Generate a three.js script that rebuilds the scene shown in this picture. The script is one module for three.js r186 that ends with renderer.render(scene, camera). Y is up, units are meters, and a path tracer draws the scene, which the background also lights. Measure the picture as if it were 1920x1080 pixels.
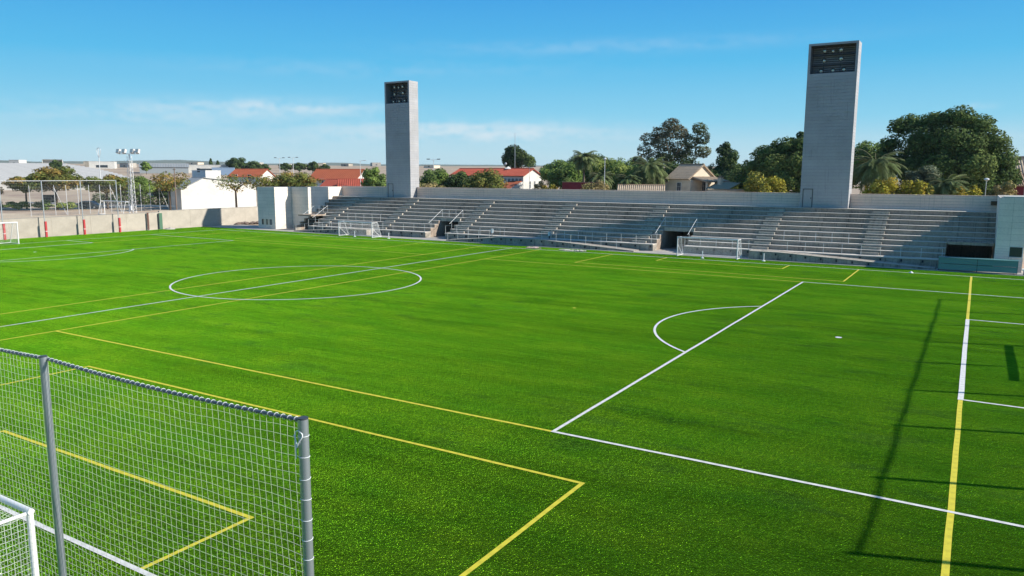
import * as THREE from 'three';
import { mergeGeometries } from 'three/addons/utils/BufferGeometryUtils.js';

// ------------------------------------------------------------------ camera, sky, sun, exposure
const scene = new THREE.Scene();
const camera = new THREE.PerspectiveCamera(41.64, 16 / 9, 0.1, 9000);
camera.position.set(43.9, 8.11, 40.64);
camera.rotation.order = 'YXZ';
camera.rotation.set(-0.1492, 0.5482, 0.0037);
scene.add(camera);

const renderer = new THREE.WebGLRenderer({ antialias: true });
renderer.setSize(1024, 576);
renderer.toneMapping = THREE.LinearToneMapping;
renderer.toneMappingExposure = 1.45;
renderer.shadowMap.enabled = true;
renderer.shadowMap.type = THREE.PCFSoftShadowMap;

const SUN_EL = 31.2 * Math.PI / 180;
const sunDir = new THREE.Vector3(0.943 * Math.cos(SUN_EL), Math.sin(SUN_EL), -0.333 * Math.cos(SUN_EL)).normalize();
const sun = new THREE.DirectionalLight(new THREE.Color(1.0, 0.94, 0.84), 5.0);
sun.target.position.set(0, 0, -20);
sun.position.copy(sun.target.position).addScaledVector(sunDir, 220);
sun.castShadow = true;
sun.shadow.mapSize.set(4096, 4096);
Object.assign(sun.shadow.camera, { left: -150, right: 150, top: 110, bottom: -110, near: 10, far: 600 });
sun.shadow.camera.updateProjectionMatrix();
scene.add(sun, sun.target);

// ------------------------------------------------------------------ seeded random and noise
function rng(seed) {
  let s = seed >>> 0;
  return () => { s = (s + 0x6D2B79F5) | 0; let t = Math.imul(s ^ (s >>> 15), 1 | s); t = (t + Math.imul(t ^ (t >>> 7), 61 | t)) ^ t; return ((t ^ (t >>> 14)) >>> 0) / 4294967296; };
}
function hash2(i, j) { let h = Math.imul(i, 374761393) + Math.imul(j, 668265263); h = Math.imul(h ^ (h >>> 13), 1274126177); return ((h ^ (h >>> 16)) >>> 0) / 4294967296; }
function vnoise(x, y) {
  const i = Math.floor(x), j = Math.floor(y); let u = x - i, v = y - j; u = u * u * (3 - 2 * u); v = v * v * (3 - 2 * v);
  const a = hash2(i, j), b = hash2(i + 1, j), c = hash2(i, j + 1), d = hash2(i + 1, j + 1);
  return a + (b - a) * u + (c - a) * v + (a - b - c + d) * u * v;
}
function fbm(x, y, o = 4) { let s = 0, a = 0.5, n = 0; for (let k = 0; k < o; k++) { s += a * vnoise(x, y); n += a; x = x * 2.03 + 17.1; y = y * 2.03 + 9.7; a *= 0.5; } return s / n; }
function noise3(x, y, z) { return (vnoise(x + z * 0.71 + 31, y - z * 0.37) + vnoise(y + x * 0.43 - 11, z + 5.3) + vnoise(z - y * 0.29 + 7, x + 2.1)) / 3; }
const clamp = (x, a = 0, b = 1) => Math.min(b, Math.max(a, x));
const sstep = (a, b, x) => { const t = clamp((x - a) / (b - a)); return t * t * (3 - 2 * t); };
const mix = (a, b, t) => a + (b - a) * t;

// ------------------------------------------------------------------ sky: clear winter blue with thin cirrus
{
  const W = 2048, H = 1024, data = new Float32Array(W * H * 4);
  const stops = [[-90, 0.30, 0.31, 0.27], [-4, 0.34, 0.38, 0.36], [-0.6, 0.56, 0.70, 0.74], [0, 0.58, 0.76, 0.82], [1.5, 0.50, 0.74, 0.84], [4, 0.265, 0.645, 0.86], [8, 0.108, 0.51, 0.845], [13, 0.058, 0.365, 0.79], [30, 0.050, 0.24, 0.56], [60, 0.040, 0.16, 0.40], [90, 0.036, 0.135, 0.35]];
  // cirrus streaks: azimuth (deg), elevation (deg), half length, half height, strength
  const deg = 180 / Math.PI;
  const streaks = [];
  const rs = rng(5);
  for (let k = 0; k < 46; k++) streaks.push([rs() * 360 - 180, 2 + rs() * 26, 5 + rs() * 10, 0.3 + rs() * 0.7, 0.08 + rs() * 0.16]);
  streaks.push([-125.5, 3.2, 9, 0.62, 0.55], [-138, 4.6, 6.5, 0.5, 0.5], [-146, 3.9, 9, 0.8, 0.26], [-119, 2.7, 7, 0.5, 0.3], [-140, 2.2, 13, 0.9, 0.14], [-90.5, 4.35, 0.9, 0.16, 0.5]);
  for (let j = 0; j < H; j++) {
    const el = ((j + 0.5) / H - 0.5) * 180;
    let k = 0; while (k < stops.length - 2 && el > stops[k + 1][0]) k++;
    const A = stops[k], B = stops[k + 1], t = clamp((el - A[0]) / (B[0] - A[0]));
    for (let i = 0; i < W; i++) {
      const az = ((i + 0.5) / W - 0.5) * 360;          // atan2(z, x)
      let r = mix(A[1], B[1], t), g = mix(A[2], B[2], t), b = mix(A[3], B[3], t);
      // forward scattering around the sun
      const dx = Math.cos(el / deg) * Math.cos(az / deg), dy = Math.sin(el / deg), dz = Math.cos(el / deg) * Math.sin(az / deg);
      const cs = Math.max(0, dx * sunDir.x + dy * sunDir.y + dz * sunDir.z);
      if (el > -1) { const gl = 0.45 * Math.pow(cs, 24) + 0.10 * Math.pow(cs, 5); r += gl; g += gl * 0.97; b += gl * 0.9; }
      if (el > 0.2 && el < 45) {
        let c = 0;
        for (const s of streaks) {
          let da = az - s[0]; if (da > 180) da -= 360; if (da < -180) da += 360;
          const de = el - s[1] - da * 0.012, q = (da / s[2]) ** 2 + (de / s[3]) ** 2;
          if (q < 5) c += s[4] * Math.exp(-q);
        }
        if (c > 0.004) {
          const n = fbm(az * 0.55 + 40, el * 3.4, 5) * 0.75 + fbm(az * 2.2, el * 9 + az * 0.4, 4) * 0.45;
          c = clamp(c * sstep(0.28, 0.85, n) * 1.5);
          r = mix(r, 0.74, c); g = mix(g, 0.84, c); b = mix(b, 0.90, c);
        }
      }
      const o = (j * W + i) * 4, q = 1 / 1.45; data[o] = r * q; data[o + 1] = g * q; data[o + 2] = b * q; data[o + 3] = 1;
    }
  }
  const sky = new THREE.DataTexture(data, W, H, THREE.RGBAFormat, THREE.FloatType);
  sky.mapping = THREE.EquirectangularReflectionMapping; sky.magFilter = sky.minFilter = THREE.LinearFilter; sky.wrapS = THREE.RepeatWrapping; sky.needsUpdate = true;
  scene.background = sky; scene.environment = sky;
}

// ------------------------------------------------------------------ naming and building helpers
const used = new Map();
function numbered(n) { const k = used.get(n) || 0; used.set(n, k + 1); return k ? n + '_' + String(k).padStart(3, '0') : n; }
function thing(name, label, category, pos = [0, 0, 0], turn = 0, group) {
  const o = new THREE.Group(); o.name = numbered(name); o.position.set(...pos); o.rotation.y = turn;
  o.userData = { label, category }; if (group) o.userData.group = group;
  scene.add(o); return o;
}
function structure(name, label) { const o = new THREE.Group(); o.name = numbered(name); o.userData = { kind: 'structure', label, category: name.split('_').pop() }; scene.add(o); return o; }
function part(name, geo, mat, parent, label) {
  const m = new THREE.Mesh(Array.isArray(geo) ? merge(geo) : geo, mat); m.name = name; m.castShadow = m.receiveShadow = true;
  if (label) m.userData.label = label;
  parent.add(m); return m;
}
function merge(list) {
  const hasCol = list.some(g => g.attributes.color);
  return mergeGeometries(list.map(g => { const q = g.index ? g.toNonIndexed() : g; for (const k of Object.keys(q.attributes)) if (!['position', 'normal', 'uv'].includes(k) && !(k === 'color' && hasCol)) q.deleteAttribute(k); if (!q.attributes.uv) q.setAttribute('uv', new THREE.BufferAttribute(new Float32Array(q.attributes.position.count * 2), 2)); return q; }), false);
}
// uv in metres by the dominant direction of each face
function metreUV(g, ox = 0, oy = 0) {
  const p = g.attributes.position, n = g.attributes.normal, uv = new Float32Array(p.count * 2);
  for (let i = 0; i < p.count; i++) {
    const ax = Math.abs(n.getX(i)), ay = Math.abs(n.getY(i)), az = Math.abs(n.getZ(i));
    let u, v; if (ay >= ax && ay >= az) { u = p.getX(i); v = p.getZ(i); } else if (ax > az) { u = p.getZ(i); v = p.getY(i); } else { u = p.getX(i); v = p.getY(i); }
    uv[2 * i] = u + ox; uv[2 * i + 1] = v + oy;
  }
  g.setAttribute('uv', new THREE.BufferAttribute(uv, 2)); return g;
}
function box(x0, x1, y0, y1, z0, z1) { const g = new THREE.BoxGeometry(x1 - x0, y1 - y0, z1 - z0); g.translate((x0 + x1) / 2, (y0 + y1) / 2, (z0 + z1) / 2); return metreUV(g); }
function cbox(w, h, d, x = 0, y = 0, z = 0) { return box(x - w / 2, x + w / 2, y - h / 2, y + h / 2, z - d / 2, z + d / 2); }
const V = (x, y, z) => new THREE.Vector3(x, y, z);
function bar(a, b, r, seg = 6, r2 = r) {             // a round bar from a to b
  const A = V(...a), B = V(...b), d = B.clone().sub(A), L = d.length();
  const g = new THREE.CylinderGeometry(r2, r, L, seg, 1); g.translate(0, L / 2, 0);
  g.applyQuaternion(new THREE.Quaternion().setFromUnitVectors(V(0, 1, 0), d.normalize())); g.translate(...a); return g;
}
function tube(pts, r, seg = 12, rad = 6) { return new THREE.TubeGeometry(new THREE.CatmullRomCurve3(pts.map(p => V(...p))), seg, r, rad, false); }
function prism(pts, y0, y1) {                          // a plan outline [x, z] raised from y0 to y1
  const s = new THREE.Shape(pts.map(([x, z]) => new THREE.Vector2(x, -z)));
  const g = new THREE.ExtrudeGeometry(s, { depth: y1 - y0, bevelEnabled: false }); g.rotateX(-Math.PI / 2); g.translate(0, y0, 0); return metreUV(g);
}
function sidePrism(pts, z0, z1) {                      // an outline [x, y] carried from z0 to z1
  const s = new THREE.Shape(pts.map(([x, y]) => new THREE.Vector2(x, y)));
  const g = new THREE.ExtrudeGeometry(s, { depth: z1 - z0, bevelEnabled: false }); g.translate(0, 0, z0); return metreUV(g);
}
// thread meshes for nets: list of polylines -> thin three-sided tubes in one geometry
function threads(lines, r) {
  const pos = [], idx = [];
  for (const L of lines) {
    for (let k = 0; k < L.length; k++) {
      const a = L[Math.max(0, k - 1)], b = L[Math.min(L.length - 1, k + 1)];
      let d = [b[0] - a[0], b[1] - a[1], b[2] - a[2]]; const l = Math.hypot(...d) || 1; d = d.map(v => v / l);
      let u = Math.abs(d[1]) < 0.9 ? [-d[2], 0, d[0]] : [1, 0, 0]; const lu = Math.hypot(...u); u = u.map(v => v / lu);
      const w = [d[1] * u[2] - d[2] * u[1], d[2] * u[0] - d[0] * u[2], d[0] * u[1] - d[1] * u[0]];
      const base = pos.length / 3;
      for (let q = 0; q < 3; q++) { const c = Math.cos(q * 2.094) * r, s = Math.sin(q * 2.094) * r; pos.push(L[k][0] + u[0] * c + w[0] * s, L[k][1] + u[1] * c + w[1] * s, L[k][2] + u[2] * c + w[2] * s); }
      if (k) for (let q = 0; q < 3; q++) { const n = (q + 1) % 3; idx.push(base - 3 + q, base - 3 + n, base + q, base + q, base - 3 + n, base + n); }
    }
  }
  const g = new THREE.BufferGeometry(); g.setAttribute('position', new THREE.Float32BufferAttribute(pos, 3)); g.setIndex(idx); g.computeVertexNormals(); return g;
}

// ------------------------------------------------------------------ textures and materials
function colorTex(W, H, fn, repX = 1, repY = 1) {      // fn(u, v) -> linear r, g, b
  const d = new Uint8Array(W * H * 4); const c = [0, 0, 0];
  const enc = v => { v = clamp(v); return 255 * (v <= 0.0031308 ? v * 12.92 : 1.055 * Math.pow(v, 1 / 2.4) - 0.055); };
  for (let j = 0; j < H; j++) for (let i = 0; i < W; i++) { fn(i / W, j / H, c, i, j); const o = (j * W + i) * 4; d[o] = enc(c[0]); d[o + 1] = enc(c[1]); d[o + 2] = enc(c[2]); d[o + 3] = 255; }
  const t = new THREE.DataTexture(d, W, H); t.colorSpace = THREE.SRGBColorSpace; t.wrapS = t.wrapT = THREE.RepeatWrapping; t.magFilter = THREE.LinearFilter; t.minFilter = THREE.LinearMipmapLinearFilter; t.generateMipmaps = true; t.anisotropy = 8; t.repeat.set(repX, repY); t.needsUpdate = true; return t;
}
function grayTex(W, H, fn, repX = 1, repY = 1) {
  const d = new Uint8Array(W * H * 4);
  for (let j = 0; j < H; j++) for (let i = 0; i < W; i++) { const v = 255 * clamp(fn(i / W, j / H, i, j)); const o = (j * W + i) * 4; d[o] = d[o + 1] = d[o + 2] = v; d[o + 3] = 255; }
  const t = new THREE.DataTexture(d, W, H); t.wrapS = t.wrapT = THREE.RepeatWrapping; t.magFilter = THREE.LinearFilter; t.minFilter = THREE.LinearMipmapLinearFilter; t.generateMipmaps = true; t.repeat.set(repX, repY); t.needsUpdate = true; return t;
}
// value noise that wraps at period p
function wn(x, y, p) { const i = Math.floor(x), j = Math.floor(y); let u = x - i, v = y - j; u = u * u * (3 - 2 * u); v = v * v * (3 - 2 * v); const m = k => ((k % p) + p) % p; const a = hash2(m(i), m(j)), b = hash2(m(i + 1), m(j)), c = hash2(m(i), m(j + 1)), d = hash2(m(i + 1), m(j + 1)); return a + (b - a) * u + (c - a) * v + (a - b - c + d) * u * v; }
function wfbm(u, v, p, o = 4) { let s = 0, a = 0.5, n = 0; for (let k = 0; k < o; k++) { s += a * wn(u * p, v * p, p); n += a; p *= 2; a *= 0.5; } return s / n; }
const rgb = (r, g, b) => new THREE.Color().setRGB(r, g, b);
function std(r, g, b, rough = 0.8, extra = {}) { return new THREE.MeshStandardMaterial({ color: rgb(r, g, b), roughness: rough, ...extra }); }

// weathered concrete: blotches, pour lines and run marks below the edges, 12 m tile
const concreteTex = colorTex(1024, 1024, (u, v, c) => {
  const b = wfbm(u, v, 6, 5), f = wfbm(u, v, 96, 3);
  const run = wn(u * 150, v * 7, 1050) * 0.6 + wn(u * 64, v * 4, 448) * 0.4;    // vertical run marks
  const st = sstep(0.55, 0.85, run);
  const k = 0.80 + (b - 0.5) * 0.7 + (f - 0.5) * 0.35 - st * 0.26;
  c[0] = 0.93 * k; c[1] = 0.93 * k; c[2] = 0.90 * k;
}, 1 / 12, 1 / 12);
const paleTex = colorTex(512, 512, (u, v, c) => { const k = 0.9 + (wfbm(u, v, 8, 5) - 0.5) * 0.3 + (wfbm(u, v, 80, 2) - 0.5) * 0.12; c[0] = k; c[1] = k * 0.995; c[2] = k * 0.98; }, 1 / 6, 1 / 6);
// rain-streaked render for cladding and parapet, 9 m tile
const streakTex = colorTex(1024, 512, (u, v, c) => {
  const run = wn(u * 220, v * 5, 220 * 5) * 0.55 + wn(u * 70, v * 3, 210) * 0.45, st = sstep(0.60, 0.9, run) * sstep(0.35, 0.6, wfbm(u, v, 5, 3));
  const k = 0.92 + (wfbm(u, v, 6, 5) - 0.5) * 0.24 + (wfbm(u, v, 90, 2) - 0.5) * 0.12 - st * 0.22; c[0] = k; c[1] = k * 0.995; c[2] = k * 0.98;
}, 1 / 9, 1 / 9);
const sandTex = colorTex(1024, 1024, (u, v, c) => { const a = wfbm(u, v, 5, 6), f = wfbm(u, v, 110, 3); const k = 0.9 + (a - 0.5) * 0.6 + (f - 0.5) * 0.4; c[0] = k; c[1] = k * (0.97 + (a - 0.5) * 0.15); c[2] = k * 0.93; }, 1 / 30, 1 / 30);
const fineBump = grayTex(512, 512, (u, v) => wfbm(u, v, 60, 4), 1 / 2, 1 / 2);

const M = {
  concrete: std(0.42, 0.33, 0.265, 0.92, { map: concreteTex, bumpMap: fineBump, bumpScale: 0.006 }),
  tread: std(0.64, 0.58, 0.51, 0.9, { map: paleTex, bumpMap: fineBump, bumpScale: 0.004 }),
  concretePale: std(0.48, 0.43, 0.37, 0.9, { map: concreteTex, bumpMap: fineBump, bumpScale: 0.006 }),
  kerb: std(0.42, 0.39, 0.35, 0.9, { map: paleTex }),
  cladA: std(0.365, 0.37, 0.39, 0.62, { map: streakTex }),
  cladB: std(0.36, 0.362, 0.375, 0.58, { map: streakTex }),
  cladC: std(0.38, 0.382, 0.395, 0.66, { map: streakTex }),
  backing: std(0.16, 0.165, 0.17, 0.9),
  paraA: std(0.82, 0.62, 0.51, 0.8, { map: streakTex }),
  paraB: std(0.79, 0.60, 0.495, 0.8, { map: streakTex }),
  blockA: std(0.82, 0.73, 0.64, 0.75, { map: streakTex }),
  blockB: std(0.79, 0.705, 0.62, 0.75, { map: streakTex }),
  dark: std(0.03, 0.032, 0.035, 0.7),
  darkMetal: std(0.06, 0.065, 0.075, 0.5, { metalness: 0.3 }),
  steel: std(0.52, 0.54, 0.56, 0.42, { metalness: 0.65 }),
  galv: std(0.40, 0.44, 0.48, 0.4, { metalness: 0.7 }),
  rail: std(0.62, 0.63, 0.63, 0.45, { metalness: 0.35 }),
  white: std(0.74, 0.74, 0.73, 0.4),
  whiteWall: std(0.62, 0.61, 0.58, 0.85, { map: paleTex }),
  cable: std(0.10, 0.12, 0.145, 0.45, { metalness: 0.3 }),
  net: std(0.64, 0.67, 0.53, 0.7),
  netWhite: std(0.80, 0.82, 0.82, 0.7),
  netGrey: std(0.34, 0.36, 0.36, 0.8),
  red: std(0.42, 0.025, 0.03, 0.55),
  green: std(0.06, 0.15, 0.09, 0.6),
  teal: std(0.10, 0.24, 0.24, 0.35),
  tealDark: std(0.05, 0.13, 0.14, 0.4),
  sandWall: std(0.46, 0.415, 0.35, 0.95, { map: paleTex, bumpMap: fineBump, bumpScale: 0.008 }),
  sand: std(0.54, 0.43, 0.31, 1, { map: sandTex }),
  asphalt: std(0.40, 0.37, 0.335, 0.95, { map: sandTex }),
  land: std(0.42, 0.33, 0.24, 1, { map: sandTex }),
  beige: std(0.66, 0.57, 0.45, 0.9, { map: paleTex }),
  crimson: std(0.22, 0.02, 0.03, 0.85, { map: paleTex }),
  glass: std(0.03, 0.04, 0.05, 0.12, { metalness: 0.1 }),
  frame: std(0.55, 0.55, 0.54, 0.5),
  tileRed: std(0.38, 0.075, 0.042, 0.85, { map: paleTex }),
  tileOrange: std(0.42, 0.105, 0.042, 0.85, { map: paleTex }),
  tileTan: std(0.46, 0.36, 0.26, 0.9, { map: paleTex }),
  tileTan2: std(0.34, 0.23, 0.15, 0.9, { map: paleTex }),
  bark: std(0.10, 0.075, 0.05, 0.95, { map: sandTex }),
  barkPale: std(0.26, 0.21, 0.16, 0.95, { map: sandTex }),
  greyRoof: std(0.30, 0.32, 0.33, 0.7, { map: paleTex }),
  plastic: std(0.50, 0.485, 0.46, 0.95, { map: paleTex }),
  lens: std(0.55, 0.58, 0.50, 0.15, { metalness: 0.5 }),
};
// ------------------------------------------------------------------ the ground and the pitch
const ground = structure('ground', 'flat open ground around the stadium');
{ const g = new THREE.PlaneGeometry(7000, 14000); g.rotateX(-Math.PI / 2); g.translate(-57.5 + 3500, -0.09, 0); part('ground', metreUV(g), M.land, ground); }
// the plain beyond the perimeter wall rises gently towards the horizon
function landY(x, z) { const d = Math.hypot(x - 43.9, z - 40.6); return 0.95 + 0.031 * Math.max(0, Math.min(d, 620) - 195) + 0.010 * Math.max(0, d - 620); }
const land = structure('plain', 'dry ochre plain beyond the perimeter wall');
{
  const xs = [-57.6], zs = []; for (let s = 8; xs[xs.length - 1] > -4200; s *= 1.08) xs.push(xs[xs.length - 1] - s);
  for (let k = -60; k <= 60; k++) zs.push(Math.sign(k) * (Math.abs(k) * 8 + Math.pow(Math.abs(k) / 60, 4) * 3800));
  const pos = [], idx = [];
  xs.forEach((x, i) => zs.forEach((z, j) => { pos.push(x, landY(x, z), z); if (i && j) { const n = zs.length, q = i * n + j; idx.push(q - n - 1, q - n, q - 1, q - 1, q - n, q); } }));
  const g = new THREE.BufferGeometry(); g.setAttribute('position', new THREE.Float32BufferAttribute(pos, 3)); g.setIndex(idx); g.computeVertexNormals(); part('plain', metreUV(g), M.land, land);
}

function turfColor(x, z, c, fine) {
  // tone of the pile: broad brushing, 4 m rolls laid with alternating nap, long fibre streaks, scattered infill patches
  const big = fbm(x * 0.045 + 3, z * 0.07 + 8, 3);
  const roll = (hash2(Math.floor((z + 64 + fbm(x * 0.2, 3.3, 2) * 0.03) / 4), 12) - 0.5);
  const streak = fbm(x * 0.10 + z * 0.012, z * 1.1 + x * 0.05, 4), hair = fbm(x * 0.5, z * 6.5, 2);
  const mid = fbm(x * 0.55, z * 0.9, 3);
  const infill = sstep(0.58, 0.78, fbm(x * 0.62 + 91, z * 1.7 + 4, 5)) * sstep(0.42, 0.62, fbm(x * 0.08 + 5, z * 0.1 + 77, 3));
  let k = 1 + (big - 0.5) * 0.24 + roll * 0.12 + (streak - 0.5) * 0.50 + (hair - 0.5) * 0.30 + (mid - 0.5) * 0.28;
  k *= 1 - infill * 0.24;
  k *= 0.62 + fine * 0.68 + (fbm(x * 9 + 3, z * 13, 2) - 0.5) * 0.34;
  c[0] = 0.305 * k * (1 + (mid - 0.5) * 0.4) * (0.85 + fine * 0.3); c[1] = 0.80 * k; c[2] = 0.024 * k * (1 + infill * 0.8);
}
function turfTex(x0, x1, z0, z1, W, H) {
  return colorTex(W, H, (u, v, c, i, j) => {
    const x = mix(x0, x1, u), z = mix(z1, z0, v);
    let f = hash2(i, j + 7) * 0.55 + hash2(i >> 1, j + 991) * 0.45;
    const tip = hash2(i + 313, j + 77); if (tip > 0.985) f = 1.2;
    turfColor(x, z, c, f);
  });
}
const pitch = structure('football_pitch', 'bright green artificial turf pitch with white and yellow lines');
const turfBump = grayTex(512, 512, (u, v, i, j) => 0.65 * hash2(i, j) + 0.35 * wfbm(u, v, 64, 2), 1, 1);
function turfSheet(x0, x1, z0, z1, W, H) {
  const g = new THREE.PlaneGeometry(x1 - x0, z1 - z0); g.rotateX(-Math.PI / 2); g.translate((x0 + x1) / 2, 0, (z0 + z1) / 2);
  const b = turfBump.clone(); b.repeat.set((x1 - x0) / 6, (z1 - z0) / 6); b.needsUpdate = true;
  const tx = turfTex(x0, x1, z0, z1, W, H);
  const m = new THREE.MeshPhysicalMaterial({ color: rgb(0.056, 0.057, 0.11), map: tx, roughness: 1, specularIntensity: 0, sheen: 1.5, sheenColor: rgb(1, 1, 1), sheenColorMap: tx, sheenRoughness: 0.55, bumpMap: b, bumpScale: 0.03 });
  part('turf', g, m, pitch);
}
turfSheet(-56.9, 12, -33.7, 37, 2048, 2048);
turfSheet(12, 66, -33.7, 9, 2048, 1640);
turfSheet(12, 66, 9, 60, 2048, 2048);

// painted (woven) lines, 6 mm above the turf
const lineTex = (() => colorTex(256, 256, (u, v, c, i, j) => { const k = 0.80 + hash2(i, j) * 0.30 + (wfbm(u, v, 6, 4) - 0.5) * 0.5; c[0] = c[1] = c[2] = k; }, 1 / 1.2, 1 / 1.2))();
const lineWhite = std(0.70, 0.69, 0.66, 0.95, { map: lineTex }), lineYellow = std(0.64, 0.555, 0.035, 0.95, { map: lineTex });
function fieldLine(name, x0, z0, x1, z1, w, mat, y) {
  const L = Math.hypot(x1 - x0, z1 - z0), n = Math.max(2, Math.round(L / 1.5)), ux = (x1 - x0) / L, uz = (z1 - z0) / L, pos = [], idx = [], uv = [];
  const r = rng(Math.round((x0 * 31 + z0 * 17 + x1 * 7 + 900) * 10));
  for (let k = 0; k <= n; k++) {
    const s = k / n * L, j = k && k < n ? (r() - 0.5) * 0.016 : 0;
    for (const e of [-1, 1]) { const q = e * w / 2 + j + (k && k < n ? (r() - 0.5) * 0.008 : 0); pos.push(x0 + ux * s - uz * q, y, z0 + uz * s + ux * q); uv.push(s, q); }
    if (k) { const b = 2 * k; idx.push(b - 2, b, b - 1, b - 1, b, b + 1); }
  }
  return flat(name, pos, idx, uv, mat);
}
function flat(name, pos, idx, uv, mat) {
  const g = new THREE.BufferGeometry(); g.setAttribute('position', new THREE.Float32BufferAttribute(pos, 3)); g.setAttribute('uv', new THREE.Float32BufferAttribute(uv, 2));
  g.setAttribute('normal', new THREE.Float32BufferAttribute(pos.map((_, i) => i % 3 === 1 ? 1 : 0), 3));
  const f = []; for (let k = 0; k < idx.length; k += 3) { const [a, b, c] = [idx[k], idx[k + 1], idx[k + 2]]; const cr = (pos[3 * b + 2] - pos[3 * a + 2]) * (pos[3 * c] - pos[3 * a]) - (pos[3 * b] - pos[3 * a]) * (pos[3 * c + 2] - pos[3 * a + 2]); f.push(a, cr > 0 ? b : c, cr > 0 ? c : b); }
  g.setIndex(f); return part(name, g, mat, pitch);
}
function arcLine(name, cx, cz, r, a0, a1, w, mat, y, n = 96) {
  const pos = [], idx = [], uv = [];
  for (let k = 0; k <= n; k++) { const a = a0 + (a1 - a0) * k / n; for (const e of [-1, 1]) { const q = r + e * w / 2; pos.push(cx + q * Math.cos(a), y, cz + q * Math.sin(a)); uv.push(a * r, q); } if (k) { const b = 2 * k; idx.push(b - 2, b, b - 1, b - 1, b, b + 1); } }
  return flat(name, pos, idx, uv, mat);
}
const HL = 49.45, ZF = -31.0, ZN = 32.2, YW = 0.010, YY = 0.006, WW = 0.125, WY = 0.12;
const half = WW / 2;
// white eleven-a-side markings; ends are butted so that no two sheets overlap at one height
fieldLine('touchline', -HL - half, ZF, HL + half, ZF, WW, lineWhite, YW);
fieldLine('touchline', -HL - half, ZN, HL + half, ZN, WW, lineWhite, YW);
for (const s of [-1, 1]) {
  fieldLine('goal_line', s * HL, ZF + half, s * HL, ZN - half, WW, lineWhite, YW);
  const f = s * (HL - 16.5), g = s * (HL - 5.5);
  fieldLine('penalty_area_line', f, -20.16 - half, f, 20.16 + half, WW, lineWhite, YW);
  for (const e of [-1, 1]) fieldLine('penalty_area_line', f + s * half, e * 20.16, s * (HL - half), e * 20.16, WW, lineWhite, YW);
  fieldLine('goal_area_line', g, -9.16 - half, g, 9.16 + half, WW * 1.5, lineWhite, YW);
  for (const e of [-1, 1]) fieldLine('goal_area_line', g + s * WW * 0.75, e * 9.16, s * (HL - half), e * 9.16, WW, lineWhite, YW);
  const a = Math.acos((5.5 + half) / 9.15), c = s > 0 ? Math.PI : 0;
  arcLine('penalty_arc', s * (HL - 11), 0, 9.15, c - a, c + a, WW, lineWhite, YW, 48);
  const sp = new THREE.CircleGeometry(0.16, 20); sp.rotateX(-Math.PI / 2); sp.translate(s * (HL - 11), YW, 0); part('penalty_spot', sp, lineWhite, pitch);
}
fieldLine('halfway_line', 0.2, ZF + half, 0.2, ZN - half, WW, lineWhite, YW);
arcLine('centre_circle', 0.1, 0, 9.15, 0, Math.PI * 2, WW, lineWhite, YW + 0.004, 160);
// yellow seven-a-side pitches laid across, one in each half
for (const s of [-1, 1]) {
  const xi = s * 3.75, xo = s * (HL - 5.5), o = s < 0 ? 0.35 : 0;
  const b0 = s * 12.35 + o, b1 = s * 35.55 + o, g0 = s * 18.15 + o, g1 = s * 29.75 + o;
  fieldLine('seven_a_side_line', xi, ZF + half, xi, ZN - half, WY, lineYellow, YY);
  for (const e of [-1, 1]) {
    const zt = e < 0 ? ZF : ZN, zb = e < 0 ? -22.25 : 23.35, zg = e < 0 ? -28.0 : 29.35;
    fieldLine('seven_a_side_line', xo, e * (9.16 + half), xo, zt - e * half, WY * 1.25, lineYellow, YY - 0.002);
    fieldLine('seven_a_side_line', xi + s * WY / 2, e * 20.16, s * (HL - 16.5) - s * half, e * 20.16, WY, lineYellow, YY);
    for (const [p, q, z] of [[b0, b1, zb], [g0, g1, zg]]) {
      fieldLine('seven_a_side_line', p - s * WY / 2, z, q + s * WY / 2, z, WY, lineYellow, YY);
      for (const x of [p, q]) fieldLine('seven_a_side_line', x, z + e * WY / 2, x, zt - e * half, WY, lineYellow, YY);
    }
  }
  const sp = new THREE.CircleGeometry(0.11, 16); sp.rotateX(-Math.PI / 2); sp.translate(s > 0 ? 23.3 : -24.6, YY, -0.45); part('seven_a_side_spot', sp, lineYellow, pitch);
}
// paved strip between turf and stand, and the sandy margin on the left
const strip = structure('pavement', 'pale concrete strip between the turf and the grandstand');
part('kerb', box(-57, 62, -0.08, 0.03, -33.95, -33.72), M.kerb, strip);
for (let k = 0; k < 30; k++) part('paving_slab', box(-57 + k * 4 + 0.012, -53 + k * 4 - 0.012, -0.08, 0.014 + hash2(k, 3) * 0.004, -40, -33.97), M.kerb, strip);
const sandField = structure('sand_field', 'bare sandy training ground beyond the wall');
{ const g = new THREE.PlaneGeometry(44, 120, 1, 1); g.rotateX(-Math.PI / 2); g.translate(-79.7, 1.0, 4); part('sand', metreUV(g), M.sand, sandField); }
const street = structure('street', 'pale asphalt street behind the sand field');
{ const g = new THREE.PlaneGeometry(9.4, 92); g.rotateX(-Math.PI / 2); metreUV(g); g.rotateY(-1.4056); g.translate(-131, 1.03, -51); part('carriageway', g, M.asphalt, street); const k = box(-70, 22, -0.1, 0.14, 4.7, 4.95); k.rotateY(0.165); k.translate(-118, 1.0, -52); part('kerb', k, M.kerb, street); }
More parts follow.
